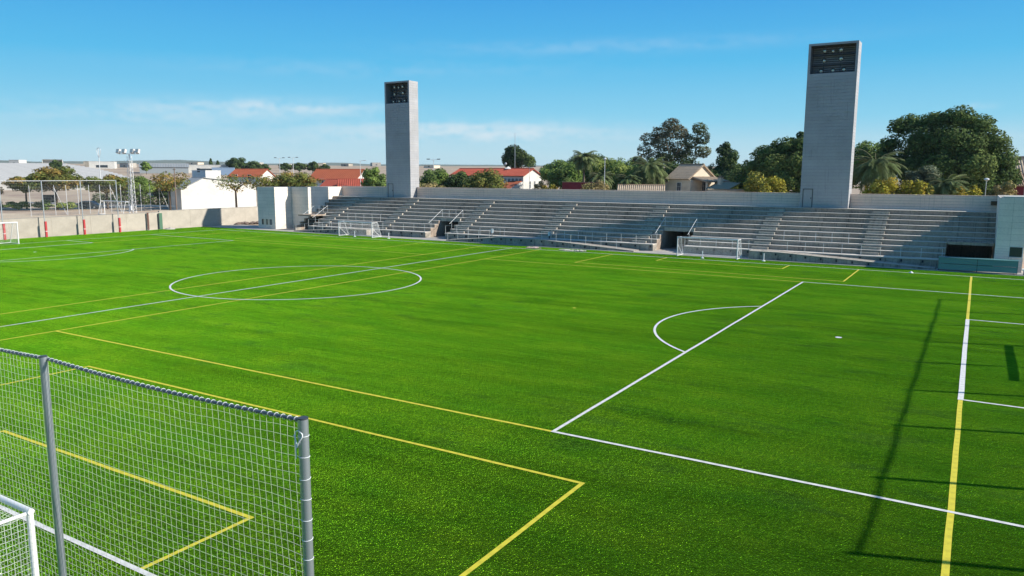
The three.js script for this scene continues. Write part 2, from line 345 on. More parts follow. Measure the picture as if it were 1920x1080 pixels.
// ------------------------------------------------------------------ the grandstand
const stand = thing('grandstand', 'long low grey concrete grandstand with stepped rows behind the far touchline', 'grandstand');
const SX0 = -40, SX1 = 45.5, ZW = -36.3, ZR = -37.4, TR = 0.86, RI = 0.44, YP = 0.75, NR = 9, ZB = -46.3, YT = YP + NR * RI;
const aisles = [[-35.9, -34.3], [-24.9, -23.3], [-12.2, -10.6], [0.0, 1.6], [11.9, 13.5], [24.8, 26.4], [34.85, 36.45]];
const voms = [[-39.7, -37.1], [-16.1, -13.0], [14.6, 18.0], [41.8, 45.5]];
const inVom = (a, b) => voms.find(v => a >= v[0] - 0.01 && b <= v[1] + 0.01);
// cut points along the stand: aisles, tunnels and precast joints
function cuts() {
  const c = new Set([SX0, SX1]); for (const p of [...aisles, ...voms]) { c.add(p[0]); c.add(p[1]); }
  const s = [...c].sort((a, b) => a - b), out = [];
  for (let i = 0; i + 1 < s.length; i++) { const n = Math.max(1, Math.round((s[i + 1] - s[i]) / 5.2)); for (let k = 0; k < n; k++) out.push([mix(s[i], s[i + 1], k / n), mix(s[i], s[i + 1], (k + 1) / n)]); }
  return out;
}
const segs = cuts();
for (let k = 1; k <= NR; k++) {
  const y = YP + RI * k, z1 = ZR - TR * (k - 1), z0 = k === NR ? ZB + 0.02 : z1 - TR;
  for (const [a, b] of segs) {
    const v = inVom(a, b); if (v && k <= 3) continue;
    const bot = v ? (k === 4 ? 2.12 : 2.12 + (k - 4) * 0.2) : -0.02;
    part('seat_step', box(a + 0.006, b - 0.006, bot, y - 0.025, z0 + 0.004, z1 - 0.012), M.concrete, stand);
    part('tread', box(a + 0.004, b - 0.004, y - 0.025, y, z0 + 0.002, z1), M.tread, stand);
  }
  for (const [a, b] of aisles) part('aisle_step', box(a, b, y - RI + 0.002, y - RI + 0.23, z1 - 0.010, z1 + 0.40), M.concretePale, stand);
}
// lower walkway with its front wall, broken by the tunnels
for (const [a, b] of segs) {
  if (inVom(a, b)) continue;
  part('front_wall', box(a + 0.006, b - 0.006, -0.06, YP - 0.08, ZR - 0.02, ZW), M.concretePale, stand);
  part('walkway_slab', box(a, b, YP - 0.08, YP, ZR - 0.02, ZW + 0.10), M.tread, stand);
}
for (let x = SX0 + 1; x < SX1; x += 1.72) {
  if (voms.some(v => x > v[0] - 0.2 && x < v[1] + 0.2)) continue;
  part('drain_spout', box(x - 0.07, x + 0.07, YP - 0.36, YP - 0.15, ZW + 0.001, ZW + 0.13), M.dark, stand);
}
// tunnel linings and lintels
for (const [a, b] of voms) {
  part('tunnel_floor', box(a, b, -0.05, 0.02, -45.9, -40.01), M.concrete, stand);
  part('tunnel_back_wall', box(a, b, -0.05, 4, ZB + 0.03, ZB + 0.2), M.concrete, stand);
  part('lintel', box(a + 0.004, b - 0.004, 1.98, 2.38, ZR - 3 * TR + 0.02, ZR - 3 * TR + 0.34), M.concretePale, stand);
}
part('tunnel_soffit', box(41.9, 45.4, 2.05, 2.3, -39.6, ZR + 0.05), M.concrete, stand);
part('tunnel_soffit', box(-39.7, -37.1, 2.05, 2.25, -39.6, -36.9), M.concrete, stand);
// access ramps in front of the walkway: outline in elevation, 2 m wide
function ramp(pts, zf) {
  const base = [[pts[pts.length - 1][0], -0.06], [pts[0][0], -0.06]];
  part('ramp_wall', sidePrism([...pts.map(([x, y]) => [x, Math.max(y - 0.05, 0.001)]), ...base], ZW + 0.14, zf - 0.03), M.concretePale, stand);
  for (let i = 0; i + 1 < pts.length; i++) { const [x0, y0] = pts[i], [x1, y1] = pts[i + 1]; part('ramp_slab', sidePrism([[x0, y0 - 0.05], [x1, y1 - 0.05], [x1, y1], [x0, y0]], ZW + 0.135, zf), M.concretePale, stand); }
  const xs = pts.map(p => p[0]);
  for (let x = Math.min(...xs) + 1.2; x < Math.max(...xs) - 0.6; x += 1.36) {
    const i = pts.findIndex((p, q) => q + 1 < pts.length && x >= p[0] && x <= pts[q + 1][0]); const t = (x - pts[i][0]) / (pts[i + 1][0] - pts[i][0]), y = mix(pts[i][1], pts[i + 1][1], t);
    if (y > 0.36) part('drain_spout', box(x - 0.07, x + 0.07, y - 0.32, y - 0.12, zf - 0.029, zf + 0.09), M.dark, stand);
  }
}
ramp([[-11.4, 0.12], [-3.6, 0.78], [2.0, 0.78], [13.2, 0.12]], -34.35);
ramp([[25.2, 0.80], [28.0, 0.80], [41.2, 0.12]], -34.35);
ramp([[-38.2, 0.12], [-27.5, 0.78], [-24.6, 0.78]], -34.6);
// back parapet in horizontal boards, broken by the two towers
const panelMats = [M.cladA, M.cladB, M.cladC], paraMats = [M.paraA, M.paraB];
const parapet = [[SX0, -29.96], [-25.34, 27.54], [32.46, SX1]];
for (const [a, b] of parapet) {
  part('parapet_core', box(a, b, -0.05, YT + 1.42, ZB - 0.42, ZB - 0.04), M.backing, stand);
  part('parapet_cap', box(a, b, YT + 1.46, YT + 1.50, ZB - 0.46, ZB + 0.03), M.paraB, stand);
  const n = Math.round((b - a) / 5.3);
  for (let i = 0; i < n; i++) for (let j = 0; j < 5; j++) part('parapet_panel', box(mix(a, b, i / n) + 0.008, mix(a, b, (i + 1) / n) - 0.008, YT + 0.012 + j * 0.29, YT + j * 0.29 + 0.282, ZB - 0.04, ZB + hash2(i + 50, j) * 0.006), paraMats[(hash2(i, j) * 2) | 0], stand);
}

// ------------------------------------------------------------------ cladding helper
function facePanels(parent, name, o) {
  const { axis, at, sign, u0, u1, y0, y1, nu, ny, mats, t = 0.05, gap = 0.012, skip } = o;
  for (let j = 0; j < ny; j++) for (let i = 0; i < nu; i++) {
    const a = mix(u0, u1, i / nu) + gap / 2, b = mix(u0, u1, (i + 1) / nu) - gap / 2, c = mix(y0, y1, j / ny) + gap / 2, d = mix(y0, y1, (j + 1) / ny) - gap / 2;
    if (skip && skip((a + b) / 2, (c + d) / 2)) continue;
    const e = at + sign * (t + hash2(i * 13 + 5, j + 77) * 0.006), lo = Math.min(at, e), hi = Math.max(at, e);
    part(name, axis === 'z' ? box(a, b, c, d, lo, hi) : box(lo, hi, c, d, a, b), mats[(hash2(i + 31, j + 9) * mats.length) | 0], parent);
  }
}
// ------------------------------------------------------------------ floodlight towers
function floodTower(x0, x1, H, label, seed) {
  const w = x1 - x0, D = 2.0, OB = H - 3.05, r = rng(seed), hw = w / 2;
  const t = thing('floodlight_tower', label, 'tower', [(x0 + x1) / 2, YT + 0.001, -44.95], 0, 'floodlight towers on the grandstand');
  part('core', [box(-hw + 0.06, hw - 0.06, 0, OB, -D + 0.06, -0.06), box(-hw + 0.06, hw - 0.06, OB, H, -D + 0.06, -D + 0.16), box(-hw + 0.06, -hw + 0.20, OB, H, -D + 0.16, -0.06), box(hw - 0.20, hw - 0.06, OB, H, -D + 0.16, -0.06)], M.backing, t);
  const dx0 = -hw + 0.32, dx1 = -hw + 1.22, dh = 1.98;
  const doorCourses = 6;
  facePanels(t, 'cladding_board', { axis: 'z', at: -0.06, sign: 1, u0: -hw, u1: hw, y0: dh, y1: OB, nu: 1, ny: 35, mats: panelMats });
  facePanels(t, 'cladding_board', { axis: 'z', at: -0.06, sign: 1, u0: dx1 + 0.06, u1: hw, y0: 0.01, y1: dh, nu: 1, ny: doorCourses, mats: panelMats });
  facePanels(t, 'cladding_board', { axis: 'z', at: -0.06, sign: 1, u0: -hw, u1: dx0 - 0.06, y0: 0.01, y1: dh, nu: 1, ny: doorCourses, mats: panelMats });
  for (const s of [-1, 1]) facePanels(t, 'side_board', { axis: 'x', at: s * (hw - 0.06), sign: s, u0: -D, u1: -0.012, y0: 0.01, y1: H, nu: 1, ny: 50, mats: panelMats });
  part('back_panel', box(-hw + 0.02, hw - 0.02, 0, H, -D + 0.0, -D + 0.06), M.cladB, t);
  const door = part('door', box(dx0, dx1, 0.05, dh - 0.06, -0.06, -0.03), M.cladB, t);
  part('door_frame', [box(dx0 - 0.06, dx0, 0.01, dh, -0.06, 0.02), box(dx1, dx1 + 0.06, 0.01, dh, -0.06, 0.02), box(dx0, dx1, dh - 0.06, dh, -0.06, 0.02), box(dx0, dx1, 0.01, 0.05, -0.06, 0.01)], M.darkMetal, door);
  part('door_handle', box(dx1 - 0.14, dx1 - 0.08, 0.92, 1.06, -0.03, 0.02), M.dark, door);
  // lamp bay
  part('bay_frame', [box(-hw, -hw + 0.24, OB, H, -0.06, 0), box(hw - 0.24, hw, OB, H, -0.06, 0), box(-hw + 0.24, hw - 0.24, H - 0.22, H, -0.06, 0), box(-hw + 0.06, hw - 0.06, H - 0.10, H, -D + 0.06, -0.062), box(-hw + 0.20, hw - 0.20, OB - 0.08, OB + 0.02, -D + 0.16, -0.062)], M.cladB, t);
  for (let k = 0; k < 13; k++) part('louvre_slat', box(-hw + 0.21, hw - 0.21, OB + 0.16 + k * 0.21, OB + 0.25 + k * 0.21, -D + 0.17, -D + 0.36), M.cladC, t);
  for (const u of [-0.22, 0.12, 0.40]) part('bay_post', box(u * w - 0.035, u * w + 0.035, OB + 0.02, H - 0.11, -1.25, -1.18), M.darkMetal, t);
  for (const y of [0.95, 1.95]) part('bay_beam', box(-hw + 0.21, hw - 0.21, OB + y, OB + y + 0.12, -1.17, -1.05), M.darkMetal, t);
  const lamps = [[-0.19, 2.42, 0.24], [-0.02, 2.36, 0.2], [0.14, 2.44, 0.26], [-0.19, 1.45, 0.24], [0.15, 1.55, 0.29], [-0.24, 0.42, 0.25], [0.0, 0.42, 0.25], [0.22, 0.46, 0.25]];
  for (const [u, y, rr] of lamps) {
    const g = new THREE.CylinderGeometry(rr, rr * 0.55, 0.42, 18, 1); g.rotateX(Math.PI / 2 + 0.35); g.translate(u * w, OB + y, -0.72);
    const l = part('floodlight', [g, bar([u * w, OB + y - rr, -1.0], [u * w, OB + y, -0.9], 0.03)], M.darkMetal, t);
    const c = new THREE.SphereGeometry(rr * 0.92, 16, 6, 0, Math.PI * 2, 0, 0.7); c.rotateX(Math.PI / 2 + 0.35); c.translate(u * w, OB + y - 0.13 + rr * 0.16, -0.54 - rr * 0.62);
    part('lens', c, M.lens, l);
  }
  const clips = []; for (let k = 0; k < 60; k++) { const y = 2.5 + Math.pow(r(), 0.55) * 10.6, u = (r() - 0.5) * (w - 0.6); const q = 0.08 + r() * 0.16; clips.push(box(u - q, u + q, y, y + 0.014, -0.005, 0.03)); }
  part('cladding_clips', clips, M.cladC, t).userData.kind = 'stuff';
  return t;
}
floodTower(-29.9, -25.4, 16.35, 'slim grey clad floodlight tower nearer the white block at the stand end', 11);
floodTower(27.65, 32.45, 16.85, 'grey clad floodlight tower between the yellow bushes, nearer the camera', 23);

// ------------------------------------------------------------------ end blocks
const bm = [M.blockA, M.blockB];
{
  const t = thing('end_block', 'white panelled service block beside the perimeter wall, its side in full sun', 'building', [0, 0, 0]);
  const T = 6.12;
  part('core', [box(-47.15, -43.55, -0.05, T - 0.05, -40.4, -36.1), box(-43.55, -40.06, -0.05, T - 0.05, -46.8, -39.3)], M.backing, t);
  const win = (u, y) => y > 0.55 && y < 1.5 && u > -46.6 && u < -44.6;
  facePanels(t, 'wall_panel', { axis: 'z', at: -36.1, sign: 1, u0: -47.2, u1: -43.5, y0: 1.62, y1: T, nu: 2, ny: 9, mats: bm });
  facePanels(t, 'plinth_board', { axis: 'z', at: -36.1, sign: 1, u0: -47.2, u1: -43.5, y0: 0, y1: 1.62, nu: 5, ny: 8, mats: bm, skip: win });
  facePanels(t, 'wall_panel', { axis: 'x', at: -43.55, sign: 1, u0: -39.25, u1: -36.06, y0: 1.62, y1: T, nu: 2, ny: 9, mats: bm });
  facePanels(t, 'plinth_board', { axis: 'x', at: -43.55, sign: 1, u0: -39.25, u1: -36.06, y0: 0, y1: 1.62, nu: 2, ny: 8, mats: bm });
  facePanels(t, 'wall_panel', { axis: 'z', at: -39.3, sign: 1, u0: -43.48, u1: -40.0, y0: 0, y1: T, nu: 2, ny: 12, mats: bm });
  facePanels(t, 'wall_panel', { axis: 'x', at: -40.06, sign: 1, u0: -46.3, u1: -39.26, y0: 0, y1: T, nu: 3, ny: 12, mats: bm });
  facePanels(t, 'wall_panel', { axis: 'x', at: -47.15, sign: -1, u0: -40.4, u1: -36.06, y0: 0, y1: T, nu: 2, ny: 12, mats: bm });
  part('roof_slab', [box(-47.1, -43.6, T - 0.05, T - 0.01, -40.35, -36.12), box(-43.6, -40.08, T - 0.05, T - 0.01, -46.78, -39.32)], M.kerb, t);
  const w = part('window', box(-46.5, -44.7, 0.55, 1.5, -36.1, -36.08), M.glass, t);
  part('shutter', [box(-46.05, -45.5, 0.55, 1.5, -36.08, -36.05), box(-45.2, -44.75, 0.55, 1.5, -36.08, -36.05)], M.beige, w);
}
{
  const t = thing('end_block', 'pale grey panelled service block at the right end of the grandstand', 'building', [0, 0, 0]);
  const T = 6.3, xa = 45.5, xb = 47.55;
  part('core', box(xa + 0.06, xb - 0.06, -0.05, T - 0.05, -46.7, -36.16), M.backing, t);
  facePanels(t, 'wall_panel', { axis: 'z', at: -36.16, sign: 1, u0: xa, u1: xb, y0: 2.2, y1: T, nu: 2, ny: 8, mats: bm });
  facePanels(t, 'plinth_board', { axis: 'z', at: -36.16, sign: 1, u0: xa, u1: xb, y0: 0, y1: 2.2, nu: 2, ny: 10, mats: bm, skip: (u, y) => u > 46.5 && y > 1.32 });
  facePanels(t, 'wall_panel', { axis: 'x', at: xa + 0.06, sign: -1, u0: -46.28, u1: -36.13, y0: 0, y1: T, nu: 4, ny: 12, mats: bm });
  facePanels(t, 'wall_panel', { axis: 'x', at: xb - 0.06, sign: 1, u0: -46.7, u1: -36.13, y0: 0, y1: T, nu: 4, ny: 12, mats: bm });
  part('roof_slab', [box(xa + 0.07, xb - 0.07, T - 0.05, T - 0.01, -46.7, -36.2)], M.kerb, t);
  part('roof_flashing', [box(xa + 0.3, xb + 0.2, T + 0.0, T + 0.1, -38.5, -36.1)], M.whiteWall, t);
  const w = part('window', box(46.55, 47.45, 1.36, 2.15, -36.15, -36.12), M.glass, t);
  part('window_frame', [box(46.5, 46.55, 1.31, 2.2, -36.15, -36.08), box(47.45, 47.5, 1.31, 2.2, -36.15, -36.08), box(46.55, 47.45, 2.15, 2.2, -36.15, -36.08), box(46.5, 47.5, 1.27, 1.31, -36.15, -36.02)], M.frame, w);
  part('gargoyle_spout', box(45.0, 45.56, YT + 0.62, YT + 1.0, ZB + 0.02, ZB + 0.4), std(0.10, 0.055, 0.03, 0.9), t);
}
// teal bench shelter in front of the recess
{
  const t = thing('team_shelter', 'low teal team bench shelter in shade at the right end of the stand', 'shelter', [44.3, 0.014, -34.6]);
  for (const [a, b] of [[-2.85, -0.02], [0.02, 2.85]]) { part('front_panel', box(a, b, 0.12, 0.60, 0.36, 0.40), M.teal, t); part('front_panel', box(a, b, 0.64, 1.10, 0.36, 0.40), M.teal, t); }
  for (const s of [-1, 1]) part('end_panel', box(s * 2.86 - 0.02, s * 2.86 + 0.02, 0.1, 1.12, -0.6, 0.38), M.tealDark, t);
  part('top_panel', box(-2.9, 2.9, 1.11, 1.15, -0.62, 0.44), M.teal, t);
  for (const x of [-2.8, 0, 2.8]) part('leg', box(x - 0.03, x + 0.03, 0, 1.1, 0.28, 0.34), M.darkMetal, t);
  part('bench_seat', box(-2.8, 2.8, 0.42, 0.47, -0.45, 0.0), M.tealDark, t);
}
{ const t = thing('low_bench', 'low white concrete bench past the right end of the teal shelter', 'bench', [48.2, 0.014, -34.5]); part('seat', box(-0.7, 0.9, 0.36, 0.46, -0.25, 0.25), M.white, t); for (const x of [-0.5, 0.7]) part('leg', box(x - 0.1, x + 0.1, 0, 0.36, -0.2, 0.2), M.kerb, t); }
// ------------------------------------------------------------------ railings
function railing(label, path, spacing, h = 0.95, rails = 1, mat = M.rail) {
  const t = thing('railing', label, 'railing', [0, 0, 0], 0, 'steel railings of the grandstand');
  const line = []; 
  for (let i = 0; i + 1 < path.length; i++) {
    const a = path[i], b = path[i + 1], L = Math.hypot(b[0] - a[0], b[1] - a[1], b[2] - a[2]), n = Math.max(1, Math.round(L / spacing));
    for (let k = i ? 1 : 0; k <= n; k++) { const p = [mix(a[0], b[0], k / n), mix(a[1], b[1], k / n), mix(a[2], b[2], k / n)]; part('post', bar(p, [p[0], p[1] + h, p[2]], 0.019), mat, t); }
    for (let q = 0; q < rails; q++) part('rail', bar([a[0], a[1] + h * (q ? 0.55 : 1), a[2]], [b[0], b[1] + h * (q ? 0.55 : 1), b[2]], q ? 0.010 : 0.012), q ? mat : mat, t);
  }
  return t;
}
const zr = ZW + 0.02;
railing('railing along the walkway between the left tunnel and the small far goal', [[-37, YP, zr], [-24.8, YP, zr]], 1.9);
railing('railing along the walkway left of the first open tunnel', [[-23.2, YP, zr], [-16.2, YP, zr]], 1.75);
railing('railing along the walkway right of the first open tunnel', [[-12.9, YP, zr], [-4.2, YP, zr]], 1.7);
railing('railing along the walkway left of the second tunnel', [[2.2, YP, zr], [14.4, YP, zr]], 1.74);
railing('railing along the walkway behind the near seven-a-side goal', [[18.1, YP, zr], [24.7, YP, zr]], 1.65);
railing('railing along the walkway at the right end in shade', [[28.4, YP, zr], [41.6, YP, zr]], 1.65);
railing('railing on the rising ramp beside the first tunnel', [[-11.2, 0.13, -34.42], [-3.6, 0.78, -34.42]], 1.5);
railing('railing on the falling ramp left of the second tunnel', [[2.0, 0.78, -34.42], [11.2, 0.24, -34.42]], 1.75);
railing('railing on the ramp at the far left end', [[-37.8, 0.14, -34.67], [-27.5, 0.78, -34.67]], 1.7);
function tunnelRail(label, a, b) {
  const y = YP + 4 * RI, z = ZR - 3 * TR - 0.12;
  const t = railing(label, [[a, y, z], [b, y, z]], 1.0, 0.95, 2);
  for (const x of [a, b]) { part('handrail', [bar([x, y + 0.95, z], [x, YP + 1.1, ZR + 0.3], 0.022), bar([x, YP + RI, ZR - 0.2], [x, YP + 1.25, ZR - 0.2], 0.02)], M.rail, t); }
}
tunnelRail('guard rail over the first open tunnel, sloping handrails both sides', -16.2, -12.9);
tunnelRail('guard rail over the second tunnel left of the goal', 14.5, 18.1);
tunnelRail('guard rail over the tunnel beside the white block', -39.6, -37.0);
railing('short railing standing on the third row left of the first tunnel', [[-31.4, YP + 2 * RI, ZR - TR - 0.1], [-25.4, YP + 2 * RI, ZR - TR - 0.1]], 1.5);
railing('short railing standing on the second row under the right tower', [[27.6, YP + 2 * RI, ZR - TR - 0.1], [33.6, YP + 2 * RI, ZR - TR - 0.1]], 1.5);

// small cabinets fixed to the walkway railing
[[-6.0, 'small white and blue cabinet on the walkway railing right of the first tunnel'], [1.9, 'small pale blue cabinet on the railing where the falling ramp begins']].forEach(([x, label]) => { const t = thing('railing_cabinet', label, 'cabinet', [x, YP, ZW - 0.1]); part('case', box(-0.13, 0.13, 0.3, 0.8, -0.1, 0.1), std(0.30, 0.36, 0.40, 0.5), t); part('door', box(-0.10, 0.10, 0.34, 0.76, 0.1, 0.115), M.white, t); part('stand', box(-0.05, 0.05, 0, 0.3, -0.05, 0.05), M.darkMetal, t); });
// ------------------------------------------------------------------ perimeter wall on the left
{
  const t = thing('perimeter_wall', 'rendered sand coloured perimeter wall behind the far left goal', 'wall');
  let z = 44; let k = 0;
  while (z > -46.5) {
    const L = 5.05, z0 = Math.max(z - L, -46.6), top = z < -26 ? 2.62 : 2.42;
    part('wall_panel', box(-57.5, -57.2 + hash2(k, 2) * 0.01, -0.1, top + hash2(k, 8) * 0.02, z0 + 0.008, z - 0.008), M.sandWall, t);
    part('coping', box(-57.54, -57.16, top + 0.021, top + 0.07, z0 + 0.008, z - 0.008), M.kerb, t);
    z = z0;
    k++;
  }
  // rubble heap by the wall
  const r = rng(8), rocks = []; for (let i = 0; i < 60; i++) { const q = new THREE.IcosahedronGeometry(0.14 + r() * 0.26, 0); q.scale(1, 0.6, 1); q.rotateY(r() * 6); q.translate(-56.1 + (r() - 0.5) * 1.4, 0.06 + r() * 0.16, -42 + (r() - 0.5) * 5.4); rocks.push(q); }
  const h = part('rubble', rocks, std(0.16, 0.12, 0.10, 1), scene); h.name = 'rubble'; h.userData = { kind: 'stuff', label: 'dark rubble heaped at the foot of the perimeter wall', category: 'rubble' };
  const p = thing('wall_board', 'narrow green board leaning on the perimeter wall', 'board', [-57.0, 0, -26.7]);
  part('board', box(-0.05, 0.02, 0, 2.35, -0.3, 0.3), M.green, p); part('edge', box(0.02, 0.05, 0, 2.35, 0.2, 0.3), M.dark, p);
  const q = thing('wall_post', 'rusty brown post standing against the perimeter wall', 'post', [-56.9, 0, -24.7]);
  part('post', box(-0.07, 0.07, 0, 2.5, -0.1, 0.1), std(0.13, 0.06, 0.045, 0.85), q); part('base_plate', box(-0.2, 0.2, 0.0, 0.04, -0.2, 0.2), M.steel, q);
  const s = thing('concrete_footing', 'small white concrete footing at the turf edge near the green board', 'footing', [-56.2, 0, -27.6]);
  part('footing', new THREE.CylinderGeometry(0.55, 0.75, 0.16, 9).translate(0, 0.08, 0), M.kerb, s); part('footing_top', new THREE.CylinderGeometry(0.2, 0.25, 0.1, 9).translate(0.1, 0.21, 0), M.kerb, s);
}
// ------------------------------------------------------------------ goals
function goal(label, pos, turn, w, h, dTop, dBot, opt = {}) {
  const t = thing('football_goal', label, 'goal', pos, turn, opt.group), R = opt.r || 0.055, hw = w / 2;
  for (const s of [-1, 1]) {
    part('post', bar([s * hw, 0, 0], [s * hw, h, 0], R, 10), M.white, t);
    if (dTop > 0) {
      part('side_frame', [bar([s * hw, h - 0.03, 0], [s * hw, h - 0.03, dTop], R * 0.6, 8), bar([s * hw, h - 0.03, dTop], [s * hw, 0.03, dBot], R * 0.55, 8), bar([s * hw, 0.04, 0], [s * hw, 0.04, dBot], R * 0.6, 8)], M.white, t);
      if (opt.brace) part('brace', bar([s * hw, h * 0.62, 0.02], [s * hw, 0.06, dBot * 0.85], R * 0.6, 8), M.white, t);
    }
  }
  part('crossbar', bar([-hw - R, h, 0], [hw + R, h, 0], R, 10), M.white, t);
  if (dTop > 0) part('ground_bar', bar([-hw, 0.05, dBot], [hw, 0.05, dBot], R * 0.6, 8), M.white, t);
  if (opt.rolled) part('rolled_net', tube([[-hw, h + 0.02, 0.12], [-hw * 0.5, h + 0.06, 0.2], [0, h + 0.03, 0.16], [hw * 0.5, h + 0.07, 0.2], [hw, h + 0.02, 0.12]], 0.10, 20, 7), M.netWhite, t);
  else {
    const L = [], g = opt.grid || 0.12, n = Math.round(w / g), r = rng(Math.round(w * 100 + pos[0] * 7));
    const prof = []; const lt = Math.max(dTop, 0.01), lb = Math.hypot(h, dBot - dTop), m = Math.round((lt + lb) / g);
    for (let k = 0; k <= m; k++) { const s = k / m * (lt + lb); prof.push(s < lt ? [h - 0.02 - 0.10 * Math.sin(s / lt * Math.PI), s] : [h - 0.02 - (s - lt) / lb * (h - 0.06), dTop + (s - lt) / lb * (dBot - dTop)]); }
    const sag = (x, k) => 0.06 * Math.sin(x * 1.9 + k * 0.11) * Math.sin(Math.PI * k / m);
    for (let i = 0; i <= n; i++) { const x = -hw + i * w / n; L.push(prof.filter((_, k) => k % 3 === 0 || k === m).map(([y, z], q) => [x, y, z + sag(x, q * 3)])); }
    for (let k = 0; k <= m; k++) { const line = []; for (let i = 0; i <= 24; i++) { const x = -hw + i * w / 24; line.push([x, prof[k][0], prof[k][1] + sag(x, k)]); } L.push(line); }
    for (const s of [-1, 1]) {
      for (let y = 0.05; y < h; y += g) { const d = dTop + (h - y) / h * (dBot - dTop); L.push([[s * hw, y, 0], [s * hw + s * 0.03, y, d / 2], [s * hw, y, d]]); }
      for (let z = g; z < dBot; z += g) { const top = z < dTop ? h - 0.03 : h * (1 - (z - dTop) / (dBot - dTop)); L.push([[s * hw, 0.05, z], [s * hw, Math.max(0.06, top), z]]); }
    }
    const net = part('net', threads(L, opt.thread || 0.004), M.netWhite, t); net.userData.kind = 'stuff';
  }
  return t;
}
goal('white full size goal in front of the perimeter wall at the left edge', [-HL, 0, -0.1], -Math.PI / 2, 7.32, 2.47, 0.9, 1.9, { r: 0.06 });
goal('white full size goal whose net is rolled up on the crossbar', [HL, 0, 0], Math.PI / 2, 7.32, 2.44, 0, 0, { r: 0.06, rolled: true });
goal('small white portable goal before the grandstand, just right of the second tunnel', [21.45, 0.014, -33.0], Math.PI, 6, 1.9, 1.05, 1.75, { brace: true, group: 'seven-a-side goals' });
goal('small white portable goal before the grandstand under the left tower', [-24.6, 0.014, -32.5], Math.PI, 5.75, 1.9, 1.05, 1.75, { brace: true, group: 'seven-a-side goals' });
goal('white portable goal standing close behind the tall net at the lower left', [26.6, 0, 34.08], 0, 6, 2.0, 0.75, 0.95, { r: 0.06, thread: 0.0035, grid: 0.11, group: 'seven-a-side goals' });
goal('white goal standing on the sand field beyond the perimeter wall', [-81.6, 1.0, -35.1], 0, 7.3, 2.3, 0.6, 1.2, { r: 0.07, thread: 0.003, grid: 0.3 });
// short white marker posts beside the far goals
[[21.2, -32.5, 'behind the net of the small goal right of the second tunnel'], [26.9, -33.3, 'just right of that goal in front of the ramp end'], [-19.4, -33.0, 'between the left goal and the first tunnel'], [-24.9, -32.7, 'in the mouth of the small left goal']].forEach(([x, z, w]) => {
  const t = thing('marker_post', 'short white marker post ' + w, 'post', [x, 0, z], 0, 'short white marker posts');
  part('post', bar([0, 0, 0], [0, 0.72, 0], 0.05, 8), M.white, t); part('base', new THREE.CylinderGeometry(0.14, 0.18, 0.05, 10).translate(0, 0.025, 0), M.white, t);
});
// low heaps of gravel left on the turf by the touchline
[[2.2, -32.1, 1.0, 'small heap of pinkish gravel on the touchline by the halfway line'], [7.2, -31.9, 1.6, 'longer heap of pale gravel on the far touchline right of the halfway line']].forEach(([x, z, L, label], k) => {
  const r = rng(90 + k), g = []; for (let i = 0; i < 70; i++) { const q = new THREE.IcosahedronGeometry(0.05 + r() * 0.11, 0); q.scale(1.4, 0.5, 1); q.rotateY(r() * 6); q.translate((r() + r() - 1) * L, 0.03 + r() * 0.05, (r() + r() - 1) * 0.55); g.push(q); }
  const t = thing('gravel_heap', label, 'gravel', [x, 0, z]); part('gravel', g, std(k ? 0.46 : 0.50, k ? 0.43 : 0.36, k ? 0.38 : 0.33, 1), t).userData.kind = 'stuff';
});
{ const t = thing('corner_cone', 'tiny white cone on the far touchline at the right', 'cone', [39.6, 0.01, -30.9]); part('cone', new THREE.CylinderGeometry(0.04, 0.16, 0.12, 10).translate(0, 0.08, 0), M.white, t); part('base', new THREE.CylinderGeometry(0.2, 0.2, 0.02, 12).translate(0, 0.01, 0), M.white, t); }
